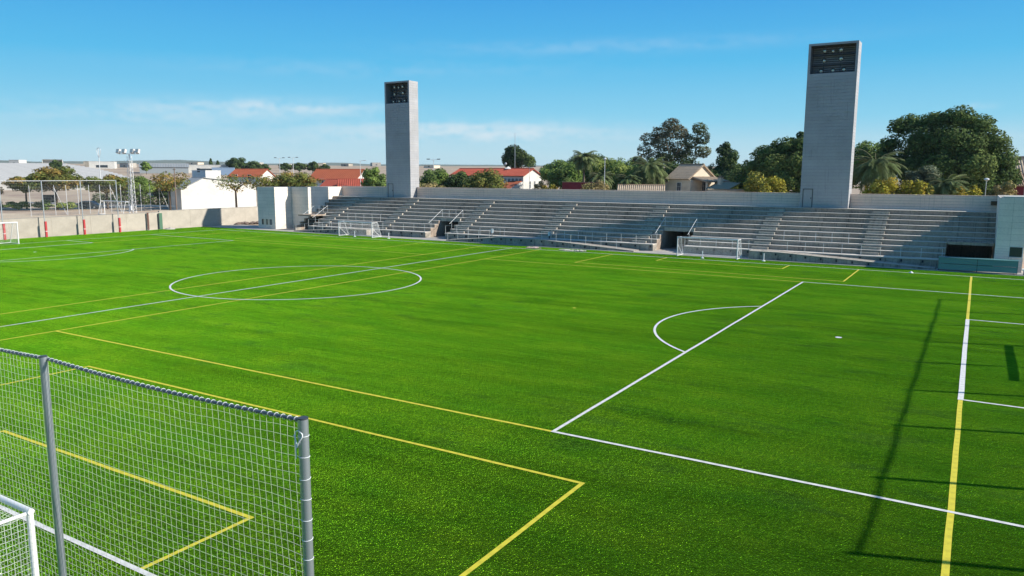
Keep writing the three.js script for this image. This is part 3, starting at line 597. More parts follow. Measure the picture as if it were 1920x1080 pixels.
// ------------------------------------------------------------------ ball-stop nets
function postMesh(t, p, h, r, mat) { part('post', [bar(p, [p[0], p[1] + h, p[2]], r, 14)], mat, t); part('post_cap', new THREE.CylinderGeometry(r * 1.02, r * 1.02, 0.015, 14).translate(p[0], p[1] + h + 0.0075, p[2]), M.darkMetal, t); }
{
  const t = thing('ball_stop_net', 'tall white square-mesh net on grey steel posts in the foreground', 'net fence');
  const Z = 35.2, H = 5.54, xs = [17.4, 22.55, 27.7, 32.84, 37.99], x1 = 37.99, x0 = 17.4, g = 0.106;
  xs.forEach((x, i) => {
    postMesh(t, [x, 0, Z], H, i === 4 ? 0.056 : 0.052, M.galv);
  });
  const sagY = x => { const i = Math.min(3, Math.floor((x - x0) / 5.1475)), u = (x - x0) / 5.1475 - i; return H - 0.035 - 0.05 * Math.sin(Math.PI * clamp(u)); };
  const cp = []; for (let k = 0; k <= 60; k++) { const x = mix(x0, x1, k / 60); cp.push([x, sagY(x), Z - 0.04]); }
  part('top_cable', tube(cp, 0.021, 160, 8), M.cable, t);
  const wob = (x, y) => 0.03 * Math.sin(x * 0.9 + y * 0.7) * Math.sin((y / H) * Math.PI) + 0.006 * Math.sin(x * 5 + y * 3.1);
  const L = [], nx = Math.round((x1 - x0) / g), r = rng(41);
  for (let i = 0; i <= nx; i++) { const x = x0 + (x1 - 0.07 - x0) * i / nx, line = []; const ph = r() * 6; for (let k = 0; k <= 22; k++) { const y = mix(sagY(x), 0.02, k / 22); line.push([x + 0.005 * Math.sin(k * 1.3 + ph) + 0.02 * Math.sin(y * 0.8 + x * 0.5), y, Z - 0.045 + wob(x, y)]); } L.push(line); }
  for (let y = g; y < H; y += g) { const line = []; for (let k = 0; k <= 150; k++) { const x = mix(x0, x1 - 0.06, k / 150), q = sagY(x) - y * (sagY(x) - 0.02) / H; line.push([x, q + 0.006 * Math.sin(k * 0.9 + y * 9), Z - 0.045 + wob(x, q)]); } L.push(line); }
  const net = part('net', threads(L, 0.0024), M.net, t); net.userData.kind = 'stuff';
  const loops = []; for (let k = 0; k < 200; k++) { const x = x0 + 0.08 + k * 0.106 + hash2(k, 6) * 0.02; if (x > x1 - 0.05) break; const c = []; for (let q = 0; q <= 8; q++) { const a = q / 8 * Math.PI * 2; c.push([x + q * 0.004, sagY(x) + Math.sin(a) * 0.029, Z - 0.04 + Math.cos(a) * 0.029]); } loops.push(c); }
  part('lashing', threads(loops, 0.004), M.netWhite, t).userData.kind = 'stuff';
  for (let k = 0; k < 22; k++) { const g2 = new THREE.TorusGeometry(0.058, 0.003, 5, 18); g2.rotateX(Math.PI / 2 + (hash2(k, 3) - 0.5) * 0.25); g2.translate(37.99, H - 0.16 - k * 0.235 - hash2(k, 1) * 0.03, Z); part('tie', g2, M.netWhite, t); }
  part('knot', [tube([[37.9, 5.36, Z + 0.05], [37.96, 5.28, Z + 0.07], [37.94, 5.22, Z + 0.06], [37.99, 5.3, Z + 0.07], [38.03, 5.38, Z + 0.05], [37.95, 5.42, Z + 0.06], [37.92, 5.1, Z + 0.05]], 0.006, 30, 5)], M.netWhite, t);
}
{
  const t = thing('ball_stop_net', 'tall fine net on steel posts with red padding behind the left goal', 'net fence');
  const X = -56.35, H = 7.1, zs = []; for (let k = 0; k < 9; k++) zs.push(-20 + k * 4.85);
  zs.forEach((z, i) => {
    postMesh(t, [X, 0, z], H, 0.06, M.steel);
    const pd = part('pad', box(X + 0.07, X + 0.29, 0.02, 2.0, z - 0.11, z + 0.11), M.red, t); part('pad_strap', [box(X + 0.065, X + 0.295, 0.74, 0.80, z - 0.115, z + 0.115)], M.white, pd);
  });
  part('top_cable', bar([X, H - 0.03, -20], [X, H - 0.03, 18.8], 0.03), M.steel, t);
  const L = []; for (let z = -20; z <= 18.8; z += 0.2) L.push([[X, 0.1, z], [X + 0.03, 3.5, z], [X, H - 0.05, z]]); for (let y = 0.2; y < H; y += 0.2) L.push([[X, y, -20], [X, y, 18.8]]);
  part('net', threads(L, 0.0035), M.netGrey, t).userData.kind = 'stuff';
}
{
  const t = thing('ball_stop_net', 'tall net posts with the net gathered at the top behind the right goal', 'net fence');
  const X = 53.05, H = 7.0, zs = []; for (let k = 0; k < 9; k++) zs.push(19.8 - k * 5.0 + (k % 2) * 0.1);
  zs.forEach(z => postMesh(t, [X, 0, z], H, 0.088, M.galv));
  for (let k = 0; k < 8; k++) { const a = zs[k], b = zs[k + 1], p = []; for (let q = 0; q <= 6; q++) p.push([X, H - 0.08 - 0.05 * Math.sin(q / 6 * Math.PI) * (0.6 + hash2(k, 4) * 0.8), mix(a, b, q / 6)]); part('gathered_net', tube(p, 0.045, 18, 7), M.net, t); }
}
// ------------------------------------------------------------------ beyond the wall: mast, fence, poles
{
  const t = thing('lattice_mast', 'white lattice floodlight mast standing beyond the perimeter wall', 'mast', [-74.7, 1, -33.7], 0.3);
  const H = 9.8; for (const [x, z] of [[-1, -1], [1, -1], [1, 1], [-1, 1]]) part('leg', bar([x * 0.38, 0, z * 0.38], [x * 0.24, H, z * 0.24], 0.032), M.white, t);
  for (let k = 0; k < 12; k++) { const a = mix(0.38, 0.24, k / 12), b = mix(0.38, 0.24, (k + 1) / 12), y = k * H / 12, y2 = (k + 1) * H / 12; part('bracing', [bar([-a, y, a], [b, y2, b], 0.016), bar([a, y, a], [a * 0 + b, y2, -b], 0.016), bar([a, y, -a], [-b, y2, -b], 0.016), bar([-a, y, -a], [-b, y2, b], 0.016), bar([-a, y, a], [a, y, a], 0.016), bar([a, y, a], [a, y, -a], 0.016)], M.white, t); if (k % 2) part('step', box(-a - 0.35, a + 0.35, y, y + 0.05, a + 0.02, a + 0.1), M.white, t); }
  part('crossarm', bar([-2.0, H + 0.35, 0], [2.0, H + 0.35, 0], 0.06), M.white, t); part('neck', bar([0, H - 0.3, 0], [0, H + 0.4, 0], 0.1), M.white, t);
  for (const x of [-1.95, -0.85, 0.75, 1.75]) { const l = part('floodlight', cbox(0.62, 0.66, 0.4, 0, 0, 0).rotateX(-0.35).translate(x, H + 0.78, 0.1), M.frame, t); part('lens', cbox(0.5, 0.54, 0.03, 0, 0, 0.215).rotateX(-0.35).translate(x, H + 0.78, 0.1), M.lens, l); }
  part('switch_box', cbox(0.4, 0.7, 0.3, 0, 1.4, 0.5), M.white, t);
}
{
  const t = thing('chain_link_fence', 'chain link fence of slim steel posts behind the sand field', 'fence');
  const n = 16, P = k => [-87.2 - k * 0.28, 1, -24 - k * 2.1]; const L = [];
  for (let k = 0; k < n; k++) { const p = P(k); part('post', bar(p, [p[0], 6, p[2]], 0.05), M.rail, t); if (k % 5 === 2) part('stay', bar([p[0], 5.6, p[2]], [p[0] + 0.8, 1, p[2] - 1.4], 0.035), M.rail, t); }
  for (let y = 1.2; y <= 5.9; y += 0.25) L.push([P(0).map((v, i) => i === 1 ? y : v), P(n - 1).map((v, i) => i === 1 ? y : v)]);
  for (let k = 0; k < (n - 1) * 8; k++) { const p = P(k / 8); L.push([[p[0], 1.1, p[2]], [p[0], 5.95, p[2]]]); }
  part('wire_mesh', threads(L, 0.004), M.netGrey, t).userData.kind = 'stuff';
}
function lampPost(label, x, y0, z, top, kind, mat = M.rail) {
  const t = thing('street_lamp', label, 'lamp post', [x, y0, z], kind.turn || 0, 'lamp posts around the ground'), H = top - y0;
  part('pole', bar([0, 0, 0], [0, H, 0], kind.r || 0.09, 8, (kind.r || 0.09) * 0.6), mat, t);
  if (kind.arms === 2) for (const s of [-1, 1]) { const a = part('arm', bar([0, H - 0.15, 0], [s * 0.95, H, 0], 0.04), mat, t); part('lamp_head', cbox(0.62, 0.16, 0.3, s * 1.05, H + 0.03, 0), M.darkMetal, a); }
  if (kind.arms === 1) { const a = part('arm', tube([[0, H - 0.5, 0], [0.25, H - 0.1, 0], [0.9, H, 0]], 0.04), mat, t); part('lamp_head', cbox(0.6, 0.13, 0.26, 1.1, H - 0.02, 0), M.frame, a); }
  if (kind.ball) { const b = part('lamp_head', new THREE.SphereGeometry(0.24, 12, 8).scale(1.2, 0.7, 1).translate(0, H, 0), M.white, t); part('collar', new THREE.CylinderGeometry(0.1, 0.08, 0.12, 8).translate(0, H - 0.2, 0), mat, b); }
  if (kind.curl) part('curl', tube([[0, H - 3, 0], [-0.7, H - 1.6, 0], [-0.9, H - 0.5, 0], [0, H, 0], [1.0, H - 0.3, 0], [0.9, H - 1.6, 0], [0.1, H - 2.8, 0]], 0.07, 24), mat, t);
  if (kind.wood) part('insulator_bar', cbox(0.9, 0.08, 0.08, 0, H - 0.3, 0), mat, t);
  return t;
}
lampPost('tall pale pole with a curled top over the greenhouse roofs', -180.6, 0.95, -90.5, 15.4, { curl: 1, r: 0.16 });
lampPost('grey timber utility pole in front of the white gabled wall', -79.3, 1, -44.9, 9.0, { wood: 1, r: 0.13 }, M.barkPale);
lampPost('twin-headed lamp post left of the white end block', -112.9, 0.95, -99.1, 12.1, { arms: 2, turn: 0.6 });
lampPost('second twin-headed lamp post beside it over the orange tree', -116.4, 0.95, -107, 12.4, { arms: 2, turn: 0.6 });
lampPost('single-arm lamp post left of the left tower', -81.9, 0, -96, 11.2, { arms: 1, turn: 0.5 });
lampPost('plain pale post touching the left edge of the left tower', -72.4, 0, -97, 11.3, { ball: 1 });
lampPost('twin-headed lamp post in front of the dark bush right of the left tower', -50, 0, -82.7, 11.0, { arms: 2, turn: 0.5 });
lampPost('slim grey lamp post with a small head among the palms', -12.2, 0, -82.2, 10.8, { ball: 1 });
lampPost('white globe lamp on a bent post by the crimson house', 44.6, 0, -67, 7.7, { ball: 1, r: 0.06 });
lampPost('slim lamp post in front of the white gable with the red roof', -39.5, 0, -103, 9.7, { arms: 2, turn: 0.4, r: 0.06 });
// ------------------------------------------------------------------ trees, palms and bushes
function leafMat(r, g, b) { return new THREE.MeshPhysicalMaterial({ color: 0xffffff, vertexColors: true, roughness: 1, specularIntensity: 0.3, transmission: 0.22, thickness: 0, side: THREE.DoubleSide }); }
const LEAF = leafMat();
// leaves spread through lobes; o: lobes [[x,y,z,rx,ry,rz]], n, size, col [[r,g,b] ...], shell, gap
function leafGeo(o) {
  const r = rng(o.seed), pos = [], nor = [], col = [];
  const wts = o.lobes.map(l => Math.pow(l[3] * l[4] * l[5], 0.62)); const tot = wts.reduce((a, b) => a + b, 0);
  o.lobes.forEach((l, li) => {
    const n = Math.round(o.n * wts[li] / tot), tint = o.col[(r() * o.col.length) | 0], lt = 0.82 + r() * 0.36;
    if (o.core) {                                         // the dense twiggy heart of the clump
      const ic = new THREE.IcosahedronGeometry(1, 2), pp = ic.attributes.position;
      for (let k = 0; k < pp.count; k++) { const a = pp.getX(k), b = pp.getY(k), c = pp.getZ(k), q = 0.44 + 0.3 * noise3(a * 3 + li, b * 3, c * 3), h = 0.55 + 0.5 * noise3(a * 9 + li, b * 9, c * 9); pos.push(l[0] + a * q * l[3], l[1] + b * q * l[4], l[2] + c * q * l[5]); nor.push(a, b, c); col.push(tint[0] * h, tint[1] * h, tint[2] * h); }
    }
    for (let k = 0; k < n; k++) {
      let dx, dy, dz, q; do { dx = r() * 2 - 1; dy = r() * 2 - 1; dz = r() * 2 - 1; q = Math.hypot(dx, dy, dz); } while (q > 1 || q < 0.05);
      dx /= q; dy /= q; dz /= q;
      const nn = noise3(li * 7.3 + dx * (o.lump || 2.4), dy * (o.lump || 2.4) + li, dz * (o.lump || 2.4));
      if (nn < (o.gap || 0.36) && r() < 0.8) continue;
      const rad = (o.shell ? mix(o.shell, 1, Math.sqrt(r())) : Math.cbrt(r())) * (0.64 + nn * 0.74);
      const x = l[0] + dx * l[3] * rad, y = l[1] + dy * l[4] * rad, z = l[2] + dz * l[5] * rad;
      const s = o.size * (0.55 + r() * 0.9), e = o.flat === undefined ? 0.55 : o.flat;
      let nx = dx * e + (r() - 0.5), ny = dy * e + (r() - 0.5) + 0.25, nz = dz * e + (r() - 0.5); const nl = Math.hypot(nx, ny, nz) || 1; nx /= nl; ny /= nl; nz /= nl;
      let ux = r() - 0.5, uy = (r() - 0.5) * 0.7, uz = r() - 0.5; const d = ux * nx + uy * ny + uz * nz; ux -= d * nx; uy -= d * ny; uz -= d * nz; const ul = Math.hypot(ux, uy, uz) || 1; ux /= ul; uy /= ul; uz /= ul;
      const vx = ny * uz - nz * uy, vy = nz * ux - nx * uz, vz = nx * uy - ny * ux, w = s * (o.narrow || 0.5);
      const P = [[x - ux * s, y - uy * s, z - uz * s], [x + vx * w, y + vy * w, z + vz * w], [x + ux * s, y + uy * s, z + uz * s], [x - vx * w, y - vy * w, z - vz * w]];
      const t2 = r() < 0.25 ? o.col[(r() * o.col.length) | 0] : tint, c = lt * (0.72 + r() * 0.56);
      for (const i of [0, 2, 1, 0, 3, 2]) { pos.push(...P[i]); nor.push(nx, ny, nz); col.push(t2[0] * c, t2[1] * c, t2[2] * c); }
    }
  });
  const g = new THREE.BufferGeometry(); g.setAttribute('position', new THREE.Float32BufferAttribute(pos, 3)); g.setAttribute('normal', new THREE.Float32BufferAttribute(nor, 3)); g.setAttribute('color', new THREE.Float32BufferAttribute(col, 3)); return g;
}
function lobesFor(seed, n, R, Hc, cy, rel = 0.42, low = -0.75) {   // a crown of n lobes around an ellipsoid
  const r = rng(seed), out = [[0, cy, 0, R * 0.62, Hc * 0.62, R * 0.62]];
  for (let k = 0; k < n; k++) {
    const a = k * 2.39996 + r() * 0.8, s = mix(low, 0.95, (k + 0.5) / n) + (r() - 0.5) * 0.2, c = Math.sqrt(Math.max(0.05, 1 - s * s)), q = 0.68 + r() * 0.16, m = rel * (0.75 + r() * 0.5);
    out.push([Math.cos(a) * c * R * q, cy + s * Hc * q, Math.sin(a) * c * R * q, R * m, Math.min(R, Hc) * m * 0.86, R * m]);
  }
  return out;
}
const PAL = {
  pine: [[0.073, 0.116, 0.029], [0.109, 0.161, 0.043], [0.150, 0.194, 0.049]],
  deep: [[0.048, 0.083, 0.028], [0.069, 0.110, 0.034], [0.098, 0.137, 0.039]],
  green: [[0.142, 0.224, 0.047], [0.200, 0.279, 0.061], [0.118, 0.178, 0.047]],
  lime: [[0.221, 0.289, 0.060], [0.153, 0.221, 0.051], [0.272, 0.323, 0.076]],
  euc: [[0.084, 0.108, 0.044], [0.123, 0.134, 0.062], [0.061, 0.086, 0.037], [0.153, 0.127, 0.066]],
  yellow: [[0.344, 0.295, 0.029], [0.246, 0.238, 0.037], [0.426, 0.295, 0.033], [0.164, 0.172, 0.037], [0.295, 0.271, 0.033]],
  autumn: [[0.246, 0.173, 0.044], [0.151, 0.165, 0.037], [0.289, 0.197, 0.051], [0.108, 0.142, 0.033], [0.137, 0.165, 0.037]],
  olive: [[0.139, 0.167, 0.098], [0.181, 0.209, 0.125], [0.098, 0.125, 0.070]],
  dry: [[0.295, 0.236, 0.103], [0.221, 0.207, 0.074], [0.384, 0.295, 0.133]],
  palm: [[0.112, 0.153, 0.052], [0.160, 0.197, 0.077], [0.084, 0.117, 0.044]],
};
function limbs(t, H, base, spread, n, r0, mat, seed, bare) {
  const r = rng(seed), g = [], lean = (r() - 0.5) * 0.06 * H;
  part('trunk', [bar([0, 0, 0], [lean, base, 0], r0, 9, r0 * 0.72)], mat, t);
  for (let k = 0; k < n; k++) {
    const a = k * 2.4 + r(), s = spread * (0.5 + r() * 0.5), y1 = mix(base, H, 0.45 + r() * 0.4), m = [lean + Math.cos(a) * s * 0.45, mix(base, y1, 0.55), Math.sin(a) * s * 0.45], e = [lean + Math.cos(a) * s, y1, Math.sin(a) * s];
    g.push(bar([lean, base - r0, 0], m, r0 * 0.45, 6, r0 * 0.3), bar(m, e, r0 * 0.3, 5, r0 * 0.1));
    for (let q = 0; q < (bare ? 5 : 2); q++) { const b = a + (r() - 0.5) * 1.6, l = s * (0.3 + r() * 0.3); g.push(bar(m, [m[0] + Math.cos(b) * l, m[1] + (0.2 + r() * 0.5) * l + 0.3, m[2] + Math.sin(b) * l], r0 * 0.16, 4, r0 * 0.05)); if (bare) { const f = [e[0] + Math.cos(b) * l * 0.7, e[1] + (r() - 0.2) * l * 0.7, e[2] + Math.sin(b) * l * 0.7]; g.push(bar(e, f, r0 * 0.09, 4, r0 * 0.04)); } }
  }
  part('branches', g, mat, t);
}
function tree(name, label, x, z, o) {
  const y0 = o.y0 ? landY(x, z) - 0.05 : 0, t = thing(name, label, o.cat || 'tree', [x, y0, z], 0, o.group);
  const top = o.top - y0, cb = (o.cb === undefined ? top * 0.35 : o.cb - y0), R = o.w / 2, Hc = (top - cb) / 2, cy = (top + cb) / 2;
  const lobes = o.lobes ? o.lobes.map(l => [l[0], l[1] - y0, l[2], l[3], l[4], l[5]]) : lobesFor(o.seed, o.nl || 14, R, Hc, cy, o.rel, o.low);
  if (!o.noTrunk) limbs(t, cy + Hc * 0.4, Math.max(0.6, Math.min(cb + Hc * 0.25, top * 0.6)), R * 0.8, o.nb || 6, o.tr || Math.max(0.12, R * 0.06), o.bark || M.bark, o.seed + 5, o.bare);
  else part('stem', [bar([0, 0, 0], [0, cy, 0], 0.1, 6, 0.04), bar([0, 0.2, 0], [R * 0.4, cy, R * 0.2], 0.06, 5, 0.02), bar([0, 0.2, 0], [-R * 0.4, cy, -R * 0.1], 0.06, 5, 0.02)], M.bark, t);
  part('crown', leafGeo({ seed: o.seed, lobes, n: o.n || 6000, size: o.size || 0.26, col: PAL[o.pal], shell: o.shell === undefined ? 0.55 : o.shell, gap: o.gap, lump: o.lump, narrow: o.narrow, flat: o.flat, core: !o.bare && o.pal !== 'euc' && o.core !== false }), LEAF, t);
  return t;
}
function palm(label, x, z, o) {
  const y0 = o.y0 || 0, t = thing('palm_tree', label, 'palm tree', [x, y0, z], 0, 'palms behind the grandstand'), r = rng(o.seed), H = o.h - y0, F = o.f, g = [], pos = [], nor = [], col = [];
  const tr = part('trunk', [bar([0, 0, 0], [0.1, H, 0], o.r || 0.28, 10, (o.r || 0.28) * 0.85)], M.barkPale, t);
  part('crown_boss', new THREE.SphereGeometry((o.r || 0.28) * 1.5, 10, 8).scale(1, 1.2, 1).translate(0.1, H, 0), M.bark, tr);
  for (let k = 0; k < o.n; k++) {
    const a = k * 2.39996 + r() * 0.4, up = mix(1.25, -0.55, Math.pow(k / o.n, 0.8)) + (r() - 0.5) * 0.25, L = F * (0.8 + r() * 0.35), S = 14, curve = [];
    let px = 0.1, py = H + 0.2, pz = 0, el = up; const tint = PAL.palm[(r() * 3) | 0], lt = 0.8 + r() * 0.6;
    for (let s = 0; s <= S; s++) { curve.push([px, py, pz]); px += Math.cos(a) * Math.cos(el) * L / S; pz += Math.sin(a) * Math.cos(el) * L / S; py += Math.sin(el) * L / S; el -= 0.088 + 0.035 * r(); }
    for (let s = 1; s <= S; s++) {
      const A = curve[s - 1], B = curve[s]; const dx = B[0] - A[0], dy = B[1] - A[1], dz = B[2] - A[2], dl = Math.hypot(dx, dy, dz);
      for (const e of [-1, 1]) for (let q = 0; q < 3; q++) {
        const f = q / 3, bx = A[0] + dx * f, by = A[1] + dy * f, bz = A[2] + dz * f, ll = F * 0.2 * Math.sin(Math.PI * clamp((s + f) / (S + 1.5))) + 0.12;
        const sx = -Math.sin(a) * e, sz = Math.cos(a) * e, tx = bx + sx * ll * 0.75 + dx / dl * ll * 0.6, ty = by - ll * (0.25 + r() * 0.3) + dy / dl * ll * 0.6, tz = bz + sz * ll * 0.75 + dz / dl * ll * 0.6, w = 0.032;
        pos.push(bx, by + w, bz, bx + dx / dl * w * 2.5, by - w, bz + dz / dl * w * 2.5, tx, ty, tz); const n = V(bx + dx / dl * w * 2.5 - bx, -2 * w, dz / dl * w * 2.5).cross(V(tx - bx, ty - by - w, tz - bz)).normalize(); for (let i = 0; i < 3; i++) { nor.push(n.x, n.y, n.z); const c = lt * (0.8 + r() * 0.4); col.push(tint[0] * c, tint[1] * c, tint[2] * c); }
      }
    }
    g.push(threads([curve], 0.03));
  }
  const c = new THREE.BufferGeometry(); c.setAttribute('position', new THREE.Float32BufferAttribute(pos, 3)); c.setAttribute('normal', new THREE.Float32BufferAttribute(nor, 3)); c.setAttribute('color', new THREE.Float32BufferAttribute(col, 3));
  part('crown', c, LEAF, t); part('frond_ribs', g, std(0.16, 0.15, 0.07, 0.8), t);
}
// --- behind the right half of the stand
tree('pine_tree', 'huge dark rounded pine towering right of the right floodlight tower', 39.3, -88, { seed: 101, top: 17.6, cb: 4.5, w: 15.4, lobes: [[-6.2,15.2,0,1.7,1.4,1.6],[-7.2,12.8,0.5,1.5,1.3,1.4],[-4.6,15.7,-1,2.1,1.7,2],[-1.6,16.1,0,2.3,1.6,2.2],[1.4,16.3,0.5,2.4,1.7,2.2],[4.0,15.0,0,2.4,1.9,2.2],[5.8,12.7,0,2.4,2.0,2.2],[6.9,10.2,0,2.3,2.0,2.1],[7.4,8.0,0.4,2.0,1.8,1.9],[-3.2,12.9,2,2.9,2.3,2.4],[0.9,13.0,2.6,3.0,2.4,2.4],[-6.2,10.0,0.6,2.3,1.9,2.1],[-3.8,9.4,2.6,2.7,2.2,2.3],[0,9.6,3.6,2.9,2.4,2.4],[3.8,9.6,2.8,2.8,2.4,2.4],[5.2,6.9,1.6,2.4,2.0,2.1],[-7.9,11.0,0,1.2,1.0,1.1],[2.6,6.6,3,2.6,2,2.2],[-1.6,6.4,3,2.6,2,2.2],[3.2,12.3,2.2,2.2,2,2],[0,13.4,-3,4.6,3.0,3],[3,9.5,-3,4.5,3.6,3],[-3,9.5,-3,4.5,3.6,3]], n: 46000, size: 0.2, pal: 'pine', tr: 0.5, gap: 0.38, lump: 2.4 });
tree('pine_tree', 'small dark pine at the right foot of the huge rounded pine', 46.5, -92, { seed: 102, top: 11.6, cb: 3, w: 4.6, nl: 12, n: 5000, size: 0.22, pal: 'deep' });
tree('pine_tree', 'broad dark pine just left of the right floodlight tower', 17.6, -79, { seed: 103, top: 13.4, cb: 5, w: 10.4, lobes: [[3.5,12.2,0,2.0,1.5,1.9],[1.0,12.1,0,2.3,1.6,2.1],[-1.5,11.0,0.4,2.3,1.7,2.1],[-3.1,9.2,0.5,2.1,1.8,2],[-4.4,7.3,0.4,1.7,1.6,1.6],[0,9.5,2,2.8,2.2,2.3],[3.2,9.6,1.8,2.8,2.3,2.3],[1.6,7.0,2.4,2.7,2.2,2.3],[-1.9,7.0,2,2.4,2.1,2.1],[4.6,7.2,1,2.4,2.2,2.1],[0.5,9.5,-2.5,4,3,2.6]], n: 28000, size: 0.2, pal: 'pine', gap: 0.38 });
tree('feathery_tree', 'wispy treetop rising above the broad pine beside the right tower', 19.6, -84, { seed: 104, top: 14.9, cb: 10, w: 3.4, nl: 9, n: 1700, size: 0.26, pal: 'deep', gap: 0.46, rel: 0.3 });
tree('broad_tree', 'rounded dark green treetop peeking right of the right tower', 27.2, -108, { seed: 105, top: 14.6, cb: 5, w: 8.6, nl: 14, n: 8000, size: 0.25, pal: 'green' });
palm('large palm with spreading fronds against the right tower', 31.9, -70.7, { seed: 106, h: 9.1, f: 3.9, n: 102, r: 0.35 });
palm('low grey-green palm under the huge pine', 40.2, -67.3, { seed: 107, h: 6.6, f: 2.9, n: 81 });
tree('olive_tree', 'grey olive tree between the yellow bush and the huge pine', 37.4, -75.2, { seed: 108, top: 9.9, cb: 4, w: 4.4, nl: 12, n: 4500, size: 0.2, pal: 'olive', narrow: 0.35 });
tree('autumn_bush', 'yellow bush directly right of the right tower', 34.0, -62.8, { seed: 109, top: 8.0, cb: 2.5, w: 5.4, nl: 24, rel: 0.3, core: false, shell: 0.25, n: 6000, size: 0.17, pal: 'yellow', cat: 'bush', gap: 0.42 });
tree('autumn_bush', 'golden bush touching the low grey palm', 37.3, -63.6, { seed: 110, top: 7.9, cb: 2.5, w: 4.2, nl: 24, rel: 0.3, core: false, shell: 0.25, n: 4600, size: 0.17, pal: 'yellow', cat: 'bush', gap: 0.42 });
tree('autumn_bush', 'low yellow-green bush in front of the crimson house', 42.8, -63.4, { seed: 111, top: 7.1, cb: 2.5, w: 3.9, nl: 24, rel: 0.3, core: false, shell: 0.25, n: 4000, size: 0.16, pal: 'yellow', cat: 'bush', gap: 0.42 });
tree('autumn_bush', 'yellow bush left of the right tower, alone against dark pines', 19.7, -62.5, { seed: 112, top: 8.5, cb: 2.5, w: 5.8, nl: 24, rel: 0.3, core: false, shell: 0.25, n: 7000, size: 0.17, pal: 'yellow', cat: 'bush', gap: 0.42 });
tree('dry_bush', 'dry brownish bush at the right edge over the end block', 46.5, -65.3, { seed: 113, top: 7.8, cb: 2.5, w: 3.6, nl: 24, rel: 0.3, core: false, shell: 0.25, n: 3800, size: 0.17, pal: 'dry', cat: 'bush', gap: 0.44 });
// --- the eucalyptus: separate clumps on visible limbs
{
  const L = [[-7.0, 10.8, 0, 1.2, 1.0, 1.2], [-5.0, 12.8, 1, 1.7, 1.6, 1.6], [-4.6, 15.3, 0, 2.0, 1.5, 1.8], [-2.2, 16.8, -1, 2.2, 1.6, 2], [0.4, 17.9, 0, 2.1, 1.6, 2], [-0.8, 14.6, 1.5, 2.6, 1.9, 2.2], [2.2, 16.4, 1, 2.2, 1.6, 1.8], [4.6, 14.6, 0, 1.6, 1.5, 1.5], [6.2, 17.3, -0.5, 1.6, 1.3, 1.5], [7.0, 15.2, 0.3, 1.5, 1.3, 1.4], [7.3, 12.6, 0.4, 1.6, 1.2, 1.5], [4.4, 11.4, 1, 2.0, 1.6, 1.8], [0.4, 11.4, 2, 2.7, 1.8, 2.2], [-2.8, 11.2, 1, 1.9, 1.4, 1.6], [2.0, 13.2, -2, 2.2, 1.8, 2]];
  tree('eucalyptus_tree', 'tall open eucalyptus with separate clumps of leaves behind the beige house', -12.2, -114.4, { seed: 120, top: 18.2, cb: 9, w: 15.5, lobes: L.map(l => [l[0], l[1] + 0.3, l[2], l[3], l[4], l[5]]), n: 15000, size: 0.22, pal: 'euc', bark: M.barkPale, tr: 0.42, nb: 11, gap: 0.44, lump: 2.2 });
}
tree('cypress_tree', 'pointed dark conifer right of the eucalyptus', 3.0, -103.7, { seed: 121, top: 14.2, cb: 3, w: 7.4, lobes: [[0, 6, 0, 3.4, 2.4, 3], [-1.4, 8.5, 0, 2.4, 2, 2.2], [1.5, 8.8, 0.4, 2.3, 2, 2.2], [0, 10.6, 0, 2.1, 1.8, 2], [-0.5, 12.4, 0, 1.5, 1.5, 1.4], [1.2, 11.7, 0, 1.2, 1.1, 1.2], [-0.2, 13.5, 0, 0.8, 0.9, 0.8], [2.9, 7.4, 0, 1.4, 1.6, 1.4], [-2.8, 6.9, 0, 1.4, 1.5, 1.4]], n: 12000, size: 0.21, pal: 'deep', gap: 0.42 });
tree('broad_tree', 'dark evergreen behind the beige house roof', 8.4, -96, { seed: 122, top: 9.2, cb: 2, w: 10, nl: 16, n: 9000, size: 0.24, pal: 'deep' });
tree('broad_tree', 'bright green tree behind the tall lamp post', -22, -117, { seed: 123, top: 12.1, cb: 2, w: 9.6, nl: 16, n: 9000, size: 0.23, pal: 'green' });
tree('broad_tree', 'dense green tree beneath the eucalyptus at its left', -12.6, -104, { seed: 124, top: 11.4, cb: 2, w: 8.4, nl: 16, n: 9500, size: 0.23, pal: 'green' });
tree('broad_tree', 'dense dark green tree beneath the eucalyptus at its right', -5.0, -101, { seed: 125, top: 11.0, cb: 2, w: 8.6, nl: 16, n: 9500, size: 0.23, pal: 'deep' });
palm('silvery palm with drooping fronds left of the beige house', -1.4, -75.8, { seed: 126, h: 8.8, f: 3.9, n: 95, r: 0.34 });
palm('small dark palm at the foot of the silvery one', -3.7, -72.6, { seed: 127, h: 7.0, f: 2.4, n: 74 });
palm('tall thin-trunked palm above the umbrella pines', -22.1, -94.1, { seed: 128, h: 10.9, f: 3.3, n: 78, r: 0.2 });
palm('short bushy palm right of the tall thin-trunked one', -17.6, -92.0, { seed: 129, h: 7.2, f: 2.9, n: 74 });
tree('umbrella_pine', 'flat-topped pine just right of the white gable', -33.0, -106.6, { seed: 130, top: 11.3, cb: 5.0, w: 9.4, nl: 18, n: 9500, size: 0.22, pal: 'green', low: -0.3 });
tree('umbrella_pine', 'flat-topped pine behind the tall thin palm', -37, -127, { seed: 131, top: 12.9, cb: 5, w: 12.5, nl: 18, n: 8500, size: 0.25, pal: 'deep', low: -0.3 });
tree('umbrella_pine', 'yellowish green pine between the tall palm and the lamp post', -24.4, -108, { seed: 132, top: 11.5, cb: 4, w: 8.4, nl: 16, n: 8500, size: 0.22, pal: 'lime', low: -0.4 });
tree('umbrella_pine', 'low bright green pine between the white gable and the tall palm', -29.5, -101, { seed: 133, top: 10.2, cb: 3.4, w: 7.4, nl: 14, n: 7500, size: 0.22, pal: 'green', low: -0.4 });
